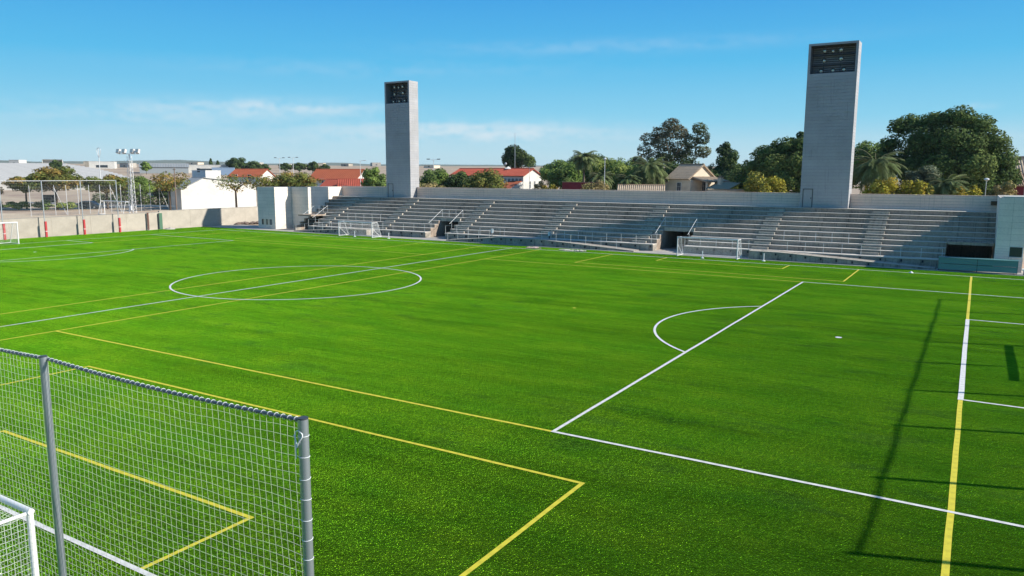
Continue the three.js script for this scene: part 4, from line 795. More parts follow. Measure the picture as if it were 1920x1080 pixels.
tree('dry_bush', 'reddish dry hedge bush right of the crimson wall by the palms', -13.6, -81, { seed: 134, top: 7.2, cb: 2.5, w: 5.4, nl: 24, rel: 0.3, core: false, shell: 0.25, n: 4200, size: 0.17, pal: 'dry', cat: 'bush', gap: 0.44 });
tree('autumn_bush', 'small yellow bush at the foot of the white gable', -27.0, -89.5, { seed: 135, top: 6.4, cb: 2.5, w: 4.0, nl: 24, rel: 0.3, core: false, shell: 0.25, n: 3400, size: 0.17, pal: 'yellow', cat: 'bush', gap: 0.44 });
tree('autumn_bush', 'small orange bush right of the white gable', -29.6, -90, { seed: 136, top: 6.9, cb: 2.5, w: 3.2, nl: 24, rel: 0.3, core: false, shell: 0.25, n: 2800, size: 0.17, pal: 'dry', cat: 'bush', gap: 0.44 });
tree('broad_tree', 'dark green tree filling the gap right of the eucalyptus', -1.2, -98, { seed: 137, top: 10.4, cb: 2, w: 8.4, nl: 16, n: 8500, size: 0.22, pal: 'deep' });
tree('broad_tree', 'dark green tree between the pointed conifer and the broad pine', 10.6, -92, { seed: 138, top: 10.2, cb: 2, w: 8.6, nl: 16, n: 8500, size: 0.22, pal: 'pine' });
tree('broad_tree', 'pale green tree behind the short bushy palm', -17.5, -106, { seed: 139, top: 11.2, cb: 2, w: 8.2, nl: 16, n: 8000, size: 0.22, pal: 'lime' });
// --- behind the left half
tree('pine_tree', 'dark double-headed pine rising behind the red roof', -74.5, -157, { seed: 140, top: 16.8, cb: 7, w: 11, lobes: [[-2.0, 12.4, 0, 3.4, 3.0, 3], [-1.6, 15.0, 0, 2.4, 1.9, 2.2], [3.2, 12.0, 0, 2.2, 2.2, 2.2], [-3.6, 15.3, 0, 1.3, 1.2, 1.2], [0.6, 13.6, 0, 2.2, 2, 2], [-4.2, 12.4, 0, 1.6, 1.8, 1.6]], n: 9000, size: 0.28, pal: 'deep' });
tree('broad_tree', 'dark green bush right of the left tower', -48.2, -81, { seed: 141, top: 9.2, cb: 2.5, w: 6.6, nl: 16, n: 7500, size: 0.22, pal: 'green' });
tree('broad_tree', 'dark green bush left of the olive-orange one', -42.6, -81.4, { seed: 142, top: 8.6, cb: 2.5, w: 5.8, nl: 14, n: 6500, size: 0.22, pal: 'deep' });
tree('autumn_tree', 'olive and orange leafed tree before the red-roofed building', -33.4, -76.6, { seed: 143, top: 8.7, cb: 2.5, w: 7.2, nl: 16, n: 7500, size: 0.19, pal: 'autumn', gap: 0.40 });
tree('broad_tree', 'green tree touching the left edge of the left tower', -63.6, -80.4, { seed: 144, top: 9.6, cb: 2.5, w: 5.2, nl: 14, n: 5500, size: 0.21, pal: 'green' });
tree('autumn_tree', 'olive and orange tree behind the white end block', -67.8, -62.6, { seed: 145, top: 8.5, cb: 3.5, w: 8.6, nl: 15, n: 6500, size: 0.19, pal: 'autumn', gap: 0.44 });
tree('autumn_tree', 'thin orange tree left of the block roof', -73.8, -61.4, { seed: 146, top: 7.6, cb: 4, w: 4.6, nl: 10, n: 1800, size: 0.19, pal: 'autumn', gap: 0.48, bare: true });
tree('dry_bush', 'dry reeds showing over the parapet right of the left tower', -45.4, -74.5, { seed: 147, top: 6.7, cb: 2.5, w: 8, nl: 24, rel: 0.3, core: false, shell: 0.25, n: 3600, size: 0.17, pal: 'dry', cat: 'bush', gap: 0.44 });
// --- beyond the perimeter wall
tree('bare_tree', 'half-bare tree with orange leaves in front of the white wall', -72.6, -52.6, { seed: 150, y0: 1, top: 8.0, cb: 4.6, w: 7.6, nl: 12, n: 1700, size: 0.17, pal: 'autumn', gap: 0.5, bare: true, nb: 8, tr: 0.22 });
tree('bare_tree', 'half-bare tree between the white wall and the white end block', -68.6, -55.4, { seed: 151, y0: 1, top: 7.6, cb: 4.4, w: 5.4, nl: 10, n: 1500, size: 0.17, pal: 'autumn', gap: 0.5, bare: true, nb: 7, tr: 0.18 });
tree('autumn_tree', 'orange-leafed tree at the left end of the white wall', -86.5, -48.6, { seed: 152, y0: 1, top: 8.3, cb: 4.2, w: 6.4, nl: 12, n: 3000, size: 0.18, pal: 'autumn', gap: 0.46, bare: true, nb: 7, tr: 0.2 });
tree('broad_tree', 'largest olive-green tree over the net posts on the left', -107, -38.6, { seed: 153, y0: 1, top: 9.2, cb: 4, w: 9.6, nl: 16, n: 8000, size: 0.21, pal: 'autumn' });
tree('autumn_tree', 'golden tree right of the largest one behind the chain link fence', -104, -46.8, { seed: 154, y0: 1, top: 7.7, cb: 3.6, w: 8.6, nl: 14, n: 6500, size: 0.2, pal: 'autumn' });
tree('autumn_tree', 'leaning brown tree nearest the left edge of the street', -117, -38.0, { seed: 155, y0: 1, top: 7.5, cb: 4.2, w: 6.4, nl: 12, n: 4200, size: 0.2, pal: 'autumn', gap: 0.42 });
tree('broad_tree', 'dark green tree behind the lattice mast', -104.5, -53, { seed: 156, y0: 1, top: 7.3, cb: 3, w: 8, nl: 14, n: 6500, size: 0.21, pal: 'green' });
tree('broad_tree', 'shaded green tree right of the lattice mast', -100.6, -58.6, { seed: 157, y0: 1, top: 6.3, cb: 2.4, w: 8, nl: 14, n: 6000, size: 0.21, pal: 'deep' });
tree('autumn_tree', 'brown-green tree before the terracotta roofs', -98, -62.6, { seed: 158, y0: 1, top: 6.4, cb: 2.6, w: 6.6, nl: 12, n: 4500, size: 0.2, pal: 'autumn' });
tree('autumn_tree', 'low brown tree at the far left edge', -122, -31.5, { seed: 159, y0: 1, top: 6.6, cb: 3, w: 8, nl: 12, n: 4500, size: 0.2, pal: 'autumn' });
[[-116.5, -31.2, 4.4, 1.9, 'pal', 'rounded weed bush at the left edge of the sand'], [-112.8, -34.4, 4.0, 1.7, '', 'yellowish weed bush second from the left edge'], [-109.4, -37.2, 3.6, 1.8, '', 'green weed bush nearest the first net post'], [-106.4, -40.0, 3.2, 1.5, '', 'dark weed bush right of the first net post']].forEach(([x, z, w, h, _, label], k) => tree('weed_bush', label, x, z, { seed: 170 + k, y0: 1, top: 1 + h, cb: 1.0, w, nl: 8, n: 2200, size: 0.14, pal: k % 2 ? 'lime' : 'green', cat: 'bush', noTrunk: true, group: 'weeds along the sand field' }));
// far trees on the skyline
tree('pine_tree', 'distant dark pine clump on the skyline left of the orange roof', -283, -223, { seed: 180, y0: 1, top: 16.4, cb: landY(-280, -220) + 1, w: 9.5, nl: 12, n: 3600, size: 0.4, pal: 'deep' });
tree('pine_tree', 'distant rounded pine right above the orange-roofed house', -278, -229, { seed: 181, y0: 1, top: 14.4, cb: landY(-280, -220) + 1, w: 8, nl: 10, n: 3000, size: 0.4, pal: 'deep' });
[[-276, -234, 11.4, 6, 'low distant tree just right of the rounded pine'], [-268, -241, 12, 6.4, 'distant flat tree under the twin lamp heads'], [-263, -246, 12.2, 6.6, 'distant tree right of the twin lamp heads']].forEach(([x, z, top, w, label], k) => tree('far_tree', label, x, z, { seed: 185 + k, y0: 1, top: top + 1.5, cb: 9, w, nl: 9, n: 2000, size: 0.4, pal: 'deep' }));
tree('far_tree', 'distant dark tree behind the second orange roof', -258.4, -251, { seed: 189, y0: 1, top: 14.2, cb: landY(-280, -220) + 1, w: 7, nl: 10, n: 2600, size: 0.4, pal: 'deep' });
tree('far_tree', 'smaller distant tree right of it behind the second orange roof', -253, -254, { seed: 190, y0: 1, top: 13, cb: landY(-280, -220) + 1, w: 5.4, nl: 9, n: 2000, size: 0.4, pal: 'deep' });
[[-299, -219, 15.8, 'taller of two distant cypresses by the warehouse'], [-296.6, -221.4, 14.8, 'shorter of two distant cypresses by the warehouse'], [-291, -224, 13.6, 'stubby distant cypress right of the pair']].forEach(([x, z, top, label], k) => { const w = k === 2 ? 3.6 : 2.2, yb = landY(x, z), h = top - yb; tree('cypress_tree', label, x, z, { seed: 192 + k, y0: 1, top, cb: yb + 0.5, w, lobes: [[0, yb + h * 0.35, 0, w / 2, h * 0.3, w / 2], [0, yb + h * 0.62, 0, w * 0.42, h * 0.25, w * 0.42], [0, yb + h * 0.84, 0, w * 0.22, h * 0.16, w * 0.22]], n: 2200, size: 0.35, pal: 'deep' }); });
tree('far_tree', 'distant tuft tree between the warehouses', -291.4, -177.5, { seed: 196, y0: 1, top: 13.3, cb: landY(-280, -220) + 1, w: 4.4, nl: 9, n: 1800, size: 0.4, pal: 'green' });
tree('far_tree', 'distant dark tree behind the curled pole', -300, -141, { seed: 197, y0: 1, top: 13.2, cb: landY(-280, -220) + 1, w: 5, nl: 9, n: 2000, size: 0.4, pal: 'deep' });
// ------------------------------------------------------------------ buildings
function tileSlope(L, S, pitch, amp) {               // ridged tile sheet, L along x, S down the slope (+z), top edge at origin
  const n = Math.max(4, Math.round(L / pitch)), rows = Math.max(2, Math.round(S / 0.45)), pos = [], idx = [], prof = [0, 0.75, 1, 0.75, 0, -0.25];
  const cols = n * prof.length + 1;
  for (let r = 0; r <= rows; r++) for (const lift of r && r < rows ? [1, 0] : [r ? 1 : 0]) for (let c = 0; c < cols; c++) pos.push(-L / 2 + c / (cols - 1) * L, prof[c % prof.length] * amp + lift * 0.025, r / rows * S + (hash2(c / 6 | 0, r) - 0.5) * 0.03 * (r && r < rows ? 1 : 0));
  const lines = pos.length / 3 / cols;
  for (let r = 0; r + 1 < lines; r++) for (let c = 0; c + 1 < cols; c++) { const a = r * cols + c; idx.push(a, a + cols, a + 1, a + 1, a + cols, a + cols + 1); }
  const g = new THREE.BufferGeometry(); g.setAttribute('position', new THREE.Float32BufferAttribute(pos, 3)); g.setIndex(idx); const q = g.toNonIndexed(); q.computeVertexNormals(); return metreUV(q);
}
function gableHouse(name, label, pos, turn, o) {
  if (pos[0] < -100) pos = [pos[0], landY(pos[0], pos[2]) - 0.1, pos[2]];
  const t = thing(name, label, o.cat || 'house', pos, turn, o.group), { L, W, eave, ridge } = o, h2 = L / 2, w2 = W / 2, ov = o.over === undefined ? 0.35 : o.over;
  const s = new THREE.Shape([new THREE.Vector2(-w2, -0.1), new THREE.Vector2(w2, -0.1), new THREE.Vector2(w2, eave), new THREE.Vector2(0, ridge), new THREE.Vector2(-w2, eave)]);
  const g = new THREE.ExtrudeGeometry(s, { depth: L, bevelEnabled: false }); g.translate(0, 0, -h2); g.rotateY(Math.PI / 2); part('wall', metreUV(g), o.wall, t);
  const pitch = Math.atan2(ridge - eave, w2), S = Math.hypot(ridge - eave, w2) + ov;
  for (const e of [1, -1]) {
    const q = box(-h2 - ov, h2 + ov, 0.01, 0.13, 0, S); q.rotateX(pitch); if (e < 0) q.rotateY(Math.PI); q.translate(0, ridge, 0); const rf = part('roof', q, o.roofBase || o.roof, t);
    const k = tileSlope(L + 2 * ov, S + 0.06, o.pitch || 0.3, 0.06); k.translate(0, 0.17, 0); k.rotateX(pitch); if (e < 0) k.rotateY(Math.PI); k.translate(0, ridge, 0); part('roof_tiles', k, o.roof, rf);
  }
  part('ridge_cap', bar([-h2 - ov, ridge + 0.2, 0], [h2 + ov, ridge + 0.2, 0], 0.13, 8), o.cap || o.roof, t);
  for (const [f, u, y, w, h] of o.win || []) {
    const wn = new THREE.Group(); wn.name = 'window'; t.add(wn);
    if (f === 'z') wn.position.set(u, y, w2); else { wn.position.set(h2, y, u); wn.rotation.y = Math.PI / 2; }
    part('pane', box(-w / 2, w / 2, 0, h, 0.004, 0.02), M.glass, wn);
    part('window_frame', [box(-w / 2 - 0.07, -w / 2, -0.07, h + 0.07, 0.003, 0.09), box(w / 2, w / 2 + 0.07, -0.07, h + 0.07, 0.003, 0.09), box(-w / 2, w / 2, h, h + 0.07, 0.003, 0.09), box(-w / 2, w / 2, -0.07, 0, 0.003, 0.12), box(-0.025, 0.025, 0, h, 0.02, 0.06), box(-w / 2, w / 2, h * 0.5 - 0.02, h * 0.5 + 0.02, 0.02, 0.05)], o.trim || M.frame, wn);
  }
  for (const [x, z, w, top] of o.chim || []) { const c = part('chimney', box(x - w / 2, x + w / 2, eave - 0.2, top - 0.18, z - w / 2, z + w / 2), o.wall, t); part('chimney_cap', [box(x - w * 0.65, x + w * 0.65, top - 0.18, top - 0.08, z - w * 0.65, z + w * 0.65), box(x - w * 0.3, x + w * 0.3, top - 0.08, top, z - w * 0.3, z + w * 0.3)], o.roof, c); }
  return t;
}
function flatHouse(name, label, pos, turn, o) {
  if (pos[0] < -100) pos = [pos[0], landY(pos[0], pos[2]) - 0.1, pos[2]];
  const t = thing(name, label, o.cat || 'building', pos, turn, o.group), { L, W, H } = o;
  part('wall', box(-L / 2, L / 2, -0.1, H, -W / 2, W / 2), o.wall, t);
  part('parapet', [box(-L / 2 - 0.06, L / 2 + 0.06, H + 0.002, H + 0.22, -W / 2 - 0.06, -W / 2 + 0.2), box(-L / 2 - 0.06, L / 2 + 0.06, H + 0.002, H + 0.22, W / 2 - 0.2, W / 2 + 0.06), box(-L / 2 - 0.06, -L / 2 + 0.2, H + 0.002, H + 0.22, -W / 2 + 0.2, W / 2 - 0.2), box(L / 2 - 0.2, L / 2 + 0.06, H + 0.002, H + 0.22, -W / 2 + 0.2, W / 2 - 0.2)], o.trim || o.wall, t);
  for (const [f, u, y, w, h] of o.win || []) { const g = f === 'z' ? box(u - w / 2, u + w / 2, y, y + h, W / 2 + 0.003, W / 2 + 0.05) : box(L / 2 + 0.003, L / 2 + 0.05, y, y + h, u - w / 2, u + w / 2); const q = part('window', g, M.glass, t); const e = 0.08; part('window_frame', f === 'z' ? [box(u - w / 2 - e, u + w / 2 + e, y + h, y + h + e, W / 2 + 0.003, W / 2 + 0.1), box(u - w / 2 - e, u + w / 2 + e, y - e, y, W / 2 + 0.003, W / 2 + 0.1)] : [box(L / 2 + 0.003, L / 2 + 0.1, y + h, y + h + e, u - w / 2 - e, u + w / 2 + e), box(L / 2 + 0.003, L / 2 + 0.1, y - e, y, u - w / 2 - e, u + w / 2 + e)], M.frame, q); }
  return t;
}
// white school-like building with a red roof and its white gable in the sun
{
  const win = []; for (let k = 0; k < 5; k++) win.push(['z', 9.3 - k * 1.0, 6.5, 0.55, 0.62]); win.push(['x', -1.0, 5.0, 0.5, 1.5], ['x', 1.1, 5.0, 0.5, 1.5]);
  const t = gableHouse('red_roofed_building', 'long white building with a red tiled roof and bare white gable end', [-53.4, 0, -111.1], 0, { L: 20, W: 8.2, eave: 7.7, ridge: 9.2, wall: M.whiteWall, roof: M.tileRed, win, pitch: 0.34 });
  const w = part('lean_to_roof', [box(0.2, 3.5, 0, 0.14, 0, 6.6)], M.tileOrange, t); w.rotation.x = 0.27; w.position.set(6.2, 6.5, 4.1);
  part('lean_to_wall', new THREE.ExtrudeGeometry(new THREE.Shape([[4.15, -0.1], [10.2, -0.1], [10.2, 4.75], [4.15, 6.45]].map(p => new THREE.Vector2(...p))), { depth: 3.4, bevelEnabled: false }).rotateY(-Math.PI / 2).translate(9.9, 0, 0), M.whiteWall, t);
  const v = part('roof_vent', new THREE.ConeGeometry(1.2, 0.6, 4).translate(3.5, 9.6, 0), M.whiteWall, t);
  part('dish', new THREE.SphereGeometry(0.4, 12, 6, 0, Math.PI * 2, 0, 1.0).rotateX(1.2).translate(3.0, 10.4, 0.2), M.frame, v);
  part('antenna', [bar([4.4, 9.2, -1.5], [4.4, 17.6, -1.5], 0.05), bar([3.9, 12.5, -1.5], [4.9, 12.5, -1.5], 0.02)], M.steel, t);
}
// beige house behind the parapet
{
  const t = gableHouse('beige_house', 'beige house with a tan tiled gable roof left of the yellow bush', [4.0, 0, -80.4], -0.39, { L: 4.4, W: 6.2, eave: 7.5, ridge: 9.55, wall: M.beige, roof: M.tileTan, over: 0.3, win: [['z', 0.2, 5.6, 0.75, 1.25], ['x', 1.6, 5.6, 0.8, 1.5], ['x', -0.4, 5.6, 0.8, 1.5]], cap: M.tileTan2 });
  part('porch_wall', box(2.2, 2.5, -0.1, 7.3, 1.0, 3.1), M.beige, t);
  const p = part('porch_roof', box(0, 3.2, 0, 0.14, -3.0, 2.6), M.tileTan, t); p.rotation.z = -0.22; p.position.set(2.2, 7.65, 0);
  const pt = tileSlope(5.6, 3.2, 0.3, 0.06); pt.rotateY(Math.PI / 2); pt.translate(0, 0.16, -0.2); part('porch_tiles', pt, M.tileTan, p);
  for (const z of [-2.6, 2.2]) part('porch_post', box(4.9, 5.1, -0.1, 6.98, z - 0.1, z + 0.1), M.beige, t);
  part('side_wall', box(-5.2, -2.2, -0.1, 6.9, -2.6, 1.4), M.beige, t);
  const s = part('side_roof', box(-3.4, 0.1, 0, 0.14, -2.9, 1.7), M.tileTan2, t); s.rotation.z = 0.2; s.position.set(-2.2, 7.3, 0);
  const e = part('extension_wall', box(5.3, 9.0, -0.1, 5.9, -3.0, 2.4), M.beige, t);
  const er = tileSlope(4.4, 3.4, 0.3, 0.06); er.rotateX(0.32); er.translate(7.2, 7.0, -0.6); part('extension_roof', er, M.tileTan, t);
  const c = part('chimney', box(5.9, 6.5, 5.5, 7.7, 0.2, 0.8), M.beige, t); part('chimney_cap', [box(5.8, 6.6, 7.7, 7.8, 0.1, 0.9), box(6.0, 6.4, 7.8, 8.0, 0.3, 0.7)], M.tileTan2, c);
}
gableHouse('tile_roof_shed', 'low tan tiled roof showing above the parapet left of the beige house', [-0.9, 0, -71.2], 0.35, { L: 6.6, W: 5, eave: 5.0, ridge: 6.3, wall: M.beige, roof: M.tileTan, cat: 'shed', cap: M.tileTan2 });
// crimson and tan houses at the right edge
gableHouse('crimson_house', 'dark crimson house with a pale gable window at the right edge', [44.6, 0, -100], 0.25, { L: 9, W: 6, eave: 6.7, ridge: 8.6, wall: M.crimson, roof: M.tileTan2, win: [['z', -1.6, 6.6 - 0.6, 1.5, 0.5], ['z', 2.6, 5.6, 1.0, 1.0]] });
gableHouse('tan_roofed_house', 'house with a tan ribbed tile roof behind the crimson one', [53.5, 0, -113], 0.1, { L: 10, W: 8, eave: 8.5, ridge: 10.6, wall: std(0.42, 0.36, 0.33, 0.9, { map: paleTex }), roof: M.tileTan, pitch: 0.4, win: [['z', -3, 6.3, 1.2, 1.1]] });
flatHouse('flat_roofed_block', 'flat-roofed brown block on the skyline at the right edge', [55, 0, -165], 0, { L: 12, W: 8, H: 12.2, wall: std(0.40, 0.31, 0.24, 0.9, { map: paleTex }), win: [['z', -2.4, 10.0, 2.2, 1.2], ['z', 1.2, 10.0, 2.2, 1.2]] });
{ const t = thing('garden_wall', 'low crimson garden wall right of the white gable behind the bushes', 'wall', [-20.5, 0, -90]); part('wall', box(-4, 3.6, -0.1, 6.6, -0.2, 0.2), M.crimson, t); part('coping', box(-4.1, 3.7, 6.6, 6.7, -0.26, 0.26), M.tileTan2, t); }
// beyond the wall
{
  const t = thing('white_gabled_barn', 'blank white gabled wall beyond the perimeter wall, brightest in the view', 'building', [-87, 1, -60.4]);
  const s = new THREE.Shape([[-8.9, -0.1], [9.0, -0.1], [9.0, 4.0], [4.0, 6.1], [-8.9, 4.8]].map(p => new THREE.Vector2(...p)));
  const g = new THREE.ExtrudeGeometry(s, { depth: 3.2, bevelEnabled: false }); g.rotateY(-Math.PI / 2);
  // outline runs along z, extruded towards -x
  part('wall', metreUV(g), M.whiteWall, t);
  const r1 = Math.atan2(2.1, 5), r2 = Math.atan2(1.3, 12.9);
  part('roof', [box(-3.4, 0.25, 0, 0.12, -0.2, 5.6).rotateX(r1).translate(0, 6.15, 3.9), box(-3.4, 0.25, 0, 0.12, -13.2, 0.1).rotateX(-r2).translate(0, 6.15, 4.0)], M.greyRoof, t);
  part('ground_strip', box(0.01, 1.1, -0.08, 0.10, -9, 9), M.kerb, t);
}
gableHouse('orange_roofed_house', 'white house with a bright orange roof left of the end block', [-155, 1, -125], 0.25, { L: 11.5, W: 8, eave: 4.2, ridge: 6.4, wall: M.whiteWall, roof: M.tileOrange, pitch: 0.6, win: [['z', -3, 3.6, 1.2, 1.2], ['z', 2, 3.6, 1.2, 1.2]] });
gableHouse('orange_roofed_house', 'wider house with a long orange roof behind the parapet corner', [-116.5, 1, -125], 0.28, { L: 15, W: 10, eave: 4.4, ridge: 7.2, wall: M.whiteWall, roof: M.tileOrange, pitch: 0.6, win: [['z', -3.4, 3.4, 1.4, 1.2], ['z', 3, 3.4, 1.4, 1.2]] });
gableHouse('red_roofed_shed', 'low red-roofed shed just over the parapet left of the left tower', [-85.5, 0, -98.3], 0.7, { L: 8, W: 7, eave: 4.6, ridge: 6.6, wall: M.whiteWall, roof: M.tileRed, pitch: 0.5, cat: 'shed' });
gableHouse('red_roofed_shed', 'smaller red roof at the left of the low shed', [-92.5, 0, -98.8], 0.2, { L: 5, W: 6, eave: 4.9, ridge: 6.5, wall: M.beige, roof: M.tileRed, pitch: 0.5, cat: 'shed' });
flatHouse('white_house', 'small white flat-roofed house between the orange roof and the left tower', [-96, 0.9, -112], 0.4, { L: 8, W: 7, H: 5.6, wall: M.whiteWall, win: [['z', -1.5, 3.2, 1, 1.2], ['z', 2, 3.2, 1, 1.2]] });
flatHouse('white_house', 'white block house left of the first orange roof', [-172, 1, -121], 0.3, { L: 5, W: 8, H: 5.6, wall: M.whiteWall, win: [['z', 0, 5.2, 1, 1.2]] });
flatHouse('grey_house', 'grey house wedged between the two orange roofs', [-131, 1, -126], 0.3, { L: 9, W: 8, H: 4.2, wall: M.concretePale, win: [['z', -2, 3.6, 1.3, 1.2], ['z', 2, 3.6, 1.3, 1.2]] });
// terracotta terraces with white party walls
for (let k = 0; k < 5; k++) {
  const x = -152 + k * 6.2, z = -86 + k * -0.6;
  const t = gableHouse('terrace_roof', ['first terracotta roof behind the lattice mast', 'second terracotta roof with a white party wall right of the mast', 'third terracotta roof in the terrace behind the trees', 'fourth terracotta roof above the shaded hedge', 'last terracotta roof of the terrace beside the white wall'][k], [x, 1, z], 0.5, { L: 6.0, W: 9, eave: 1.6, ridge: 3.3, wall: M.whiteWall, roof: M.tileTan, pitch: 0.5, over: 0, group: 'terrace of terracotta roofs' });
  part('party_wall', box(-3.25, -2.95, 0, 0.3, -0.1, 4.8).rotateX(Math.atan2(1.7, 4.5)).translate(0, 3.35, 0), M.whiteWall, t);
}
flatHouse('blue_roofed_hall', 'long low hall with a blue-grey roof edge behind the terraces', [-176, 1, -107], 0.42, { L: 40, W: 12, H: 2.2, wall: std(0.16, 0.19, 0.26, 0.6), trim: M.greyRoof });
// warehouses and greenhouses
gableHouse('grey_warehouse', 'grey gabled warehouse on the left skyline', [-306, 1, -197], 0.95, { L: 22, W: 16, eave: 2.9, ridge: 4.6, wall: std(0.24, 0.27, 0.29, 0.7), roof: M.greyRoof, pitch: 1.2, cat: 'warehouse' });
flatHouse('white_warehouse', 'long white warehouse right of the grey one', [-303, 1, -216], 0.85, { L: 30, W: 14, H: 4.0, wall: M.whiteWall, trim: M.greyRoof, cat: 'warehouse', win: [['z', -9, 0.5, 4, 2], ['z', 3, 0.8, 9, 1.4]] });
flatHouse('blue_shed', 'small blue-fronted shed below the white warehouse', [-270, 1, -204], 0.85, { L: 10, W: 8, H: 3.4, wall: std(0.20, 0.28, 0.40, 0.7), cat: 'shed' });
flatHouse('white_warehouse', 'white low warehouse behind the lattice mast', [-390, 1, -215], 0.9, { L: 13, W: 10, H: 3.8, wall: M.whiteWall, cat: 'warehouse', win: [['z', 0, 0.6, 6, 1.4]] });
{ const t = thing('domed_hall', 'distant hall with a white curved roof on the left horizon', 'building', [-488, landY(-488, -238) - 3, -238], 0.9); t.scale.setScalar(0.45); const g = new THREE.CylinderGeometry(6, 6, 26, 20, 1, false, 0, Math.PI); g.rotateZ(Math.PI / 2); g.rotateX(-Math.PI / 2); g.scale(1, 0.8, 1); g.translate(0, 9, 0); part('curved_roof', g, M.whiteWall, t); part('wall', box(-13, 13, -0.1, 9, -6, 6), M.concretePale, t); }
// plastic greenhouses stepping up the plain, each a row of arched bays
for (let k = 0; k < 16; k++) {
  const d = 268 + k * 15, a0 = 0.33, a1 = mix(0.565, 0.495, k / 15), am = (a0 + a1) / 2, x = 43.9 - Math.cos(am) * d, z = 40.6 - Math.sin(am) * d, y = landY(x, z), L = (a1 - a0) * d;
  const t = thing('greenhouse', ['nearest', 'second', 'third', 'fourth', 'fifth', 'sixth', 'seventh', 'eighth', 'ninth', 'tenth', 'eleventh', 'twelfth', 'thirteenth', 'fourteenth', 'fifteenth', 'farthest'][k] + ' pale plastic greenhouse in the rows across the left background', 'greenhouse', [x, y - 0.4, z], Math.PI / 2 - am, 'plastic greenhouses on the plain');
  const n = 6; for (let i = 0; i < n; i++) { const s = new THREE.Shape(); s.moveTo(-6.6, 0); s.lineTo(6.6, 0); s.lineTo(6.6, 2.2); s.quadraticCurveTo(0, 4.4, -6.6, 2.2); s.lineTo(-6.6, 0); const g = new THREE.ExtrudeGeometry(s, { depth: L / n - 0.06, bevelEnabled: false, curveSegments: 8 }); g.rotateY(Math.PI / 2); g.translate(-L / 2 + i * L / n, 0, 0); part('bay', metreUV(g), M.plastic, t); }
}
const farNames = ['white box house at the far left on the horizon', 'cream box house above the greenhouses at the left', 'grey box house just left of the curved roof hall', 'pale long house right of the curved roof hall', 'white farmhouse left of the curled pole', 'cream farmhouse right of the curled pole', 'grey shed behind the lattice mast head', 'pale cottage under the distant tuft tree', 'white cottage left of the grey warehouse', 'low cream sheds before the grey warehouse', 'grey annexe right of the blue shed', 'pale house behind the distant cypresses', 'white house behind the first orange roof', 'cream house between the skyline pines'];
farNames.forEach((nm, k) => { const r = rng(400 + k), a = 0.45 + k * 0.036, d = 480 + r() * 160, px = 43.9 - Math.cos(a) * d, pz = 40.6 - Math.sin(a) * d; flatHouse('distant_house', nm, [px, landY(px, pz) - 0.2, pz], r(), { L: 6 + r() * 6, W: 5 + r() * 4, H: 1.6 + r() * 1.6, wall: [M.whiteWall, M.beige, M.concretePale, M.kerb][k % 4], cat: 'house', group: 'distant houses on the plain', win: [['z', 0, 0.6, 1.2, 0.8]] }); });
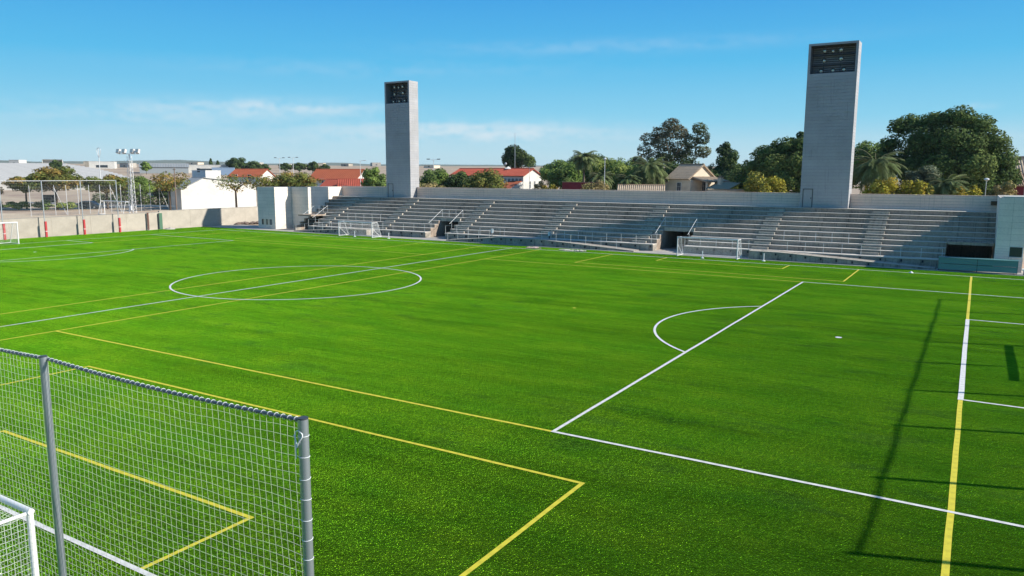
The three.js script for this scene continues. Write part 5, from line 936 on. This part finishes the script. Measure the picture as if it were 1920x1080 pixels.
// hedge and street things below the trees
{ const t = thing('hedge', 'long dark clipped hedge along the street behind the chain link fence', 'hedge', [-110.5, 1, -62.5], 0.62); part('foliage', leafGeo({ seed: 300, lobes: Array.from({ length: 14 }, (_, k) => [-13 + k * 2, 1.3, (k % 3 - 1) * 0.2, 1.5, 1.5, 1.1]), n: 9000, size: 0.2, col: PAL.deep, shell: 0.6 }), LEAF, t); part('stems', Array.from({ length: 14 }, (_, k) => bar([-13 + k * 2, 0, 0], [-13 + k * 2, 1.2, 0], 0.06, 5)), M.bark, t); }
{ const t = thing('parked_car', 'dark blue-grey parked car under the golden tree', 'car', [-106.5, 1.0, -44.6], 0.6);
  const s = new THREE.Shape([[-2.1, 0.35], [2.1, 0.35], [2.15, 0.8], [1.3, 0.95], [0.7, 1.45], [-1.1, 1.48], [-1.9, 1.0], [-2.15, 0.85]].map(p => new THREE.Vector2(...p))); const g = new THREE.ExtrudeGeometry(s, { depth: 1.6, bevelEnabled: true, bevelSize: 0.06, bevelThickness: 0.06, bevelSegments: 2 }); g.translate(0, 0, -0.8); part('body', g, std(0.06, 0.09, 0.12, 0.3, { metalness: 0.3 }), t);
  for (const e of [-1, 1]) { part('side_window', box(-1.05, 0.6, 1.02, 1.36, e * 0.87 - 0.01, e * 0.87 + 0.01), M.glass, t); for (const x of [-1.3, 1.3]) { const w = part('wheel', new THREE.CylinderGeometry(0.33, 0.33, 0.22, 18).rotateX(Math.PI / 2).translate(x, 0.33, e * 0.78), M.dark, t); part('rim', new THREE.CylinderGeometry(0.19, 0.19, 0.24, 12).rotateX(Math.PI / 2).translate(x, 0.33, e * 0.785), M.steel, w); } } }
{ const t = thing('notice_board', 'black notice panel beside the leaning tree on the street', 'panel', [-112.5, 1, -40.2], 0.9); part('panel', cbox(2.6, 1.5, 0.08, 0, 2.0, 0), M.dark, t); for (const x of [-1.1, 1.1]) part('leg', bar([x, 0, 0], [x, 1.3, 0], 0.05), M.darkMetal, t); }
{ const t = thing('road_sign', 'round pale blue road sign behind the chain link fence', 'sign', [-100, 1, -58.2], 0.9); part('pole', bar([0, 0, 0], [0, 3.4, 0], 0.04), M.rail, t); part('disc', new THREE.CylinderGeometry(0.42, 0.42, 0.04, 20).rotateX(Math.PI / 2).translate(0, 3.2, 0.06), std(0.35, 0.55, 0.62, 0.5), t); }
{ const t = thing('guard_barrier', 'low pale roadside barrier along the street behind the sand', 'barrier', [-112, 1, -47.6], -1.4056); part('beam', box(-0.05, 0.05, 0.55, 0.85, -24, 20), M.rail, t); for (let k = 0; k < 12; k++) part('post', box(-0.14, -0.05, 0, 0.8, -23 + k * 3.9, -22.85 + k * 3.9), M.steel, t); }
// far ridge on the horizon
{
  const hills = structure('hills', 'low blue ridge on the far horizon');
  const pos = [], idx = [], N = 160, R = 9;
  for (let i = 0; i <= N; i++) { const a = mix(0.15, 1.5, i / N), d0 = 3300; for (let j = 0; j <= R; j++) { const t = j / R, d = d0 + (t - 0.5) * 900, hgt = 30 + Math.sin(Math.PI * t) * (12 + 22 * fbm(i * 0.09, j * 0.2 + 4, 4) * sstep(1.5, 0.5, a)); pos.push(43.9 - Math.cos(a) * d, hgt, 40.6 - Math.sin(a) * d); if (i && j) { const q = i * (R + 1) + j; idx.push(q - R - 2, q - R - 1, q - 1, q - 1, q - R - 1, q); } } }
  const g = new THREE.BufferGeometry(); g.setAttribute('position', new THREE.Float32BufferAttribute(pos, 3)); g.setIndex(idx); g.computeVertexNormals(); part('ridge', metreUV(g), std(0.12, 0.13, 0.09, 1), hills);
}
scene.fog = new THREE.FogExp2(0xc4dcec, 0.00007);
renderer.render(scene, camera);
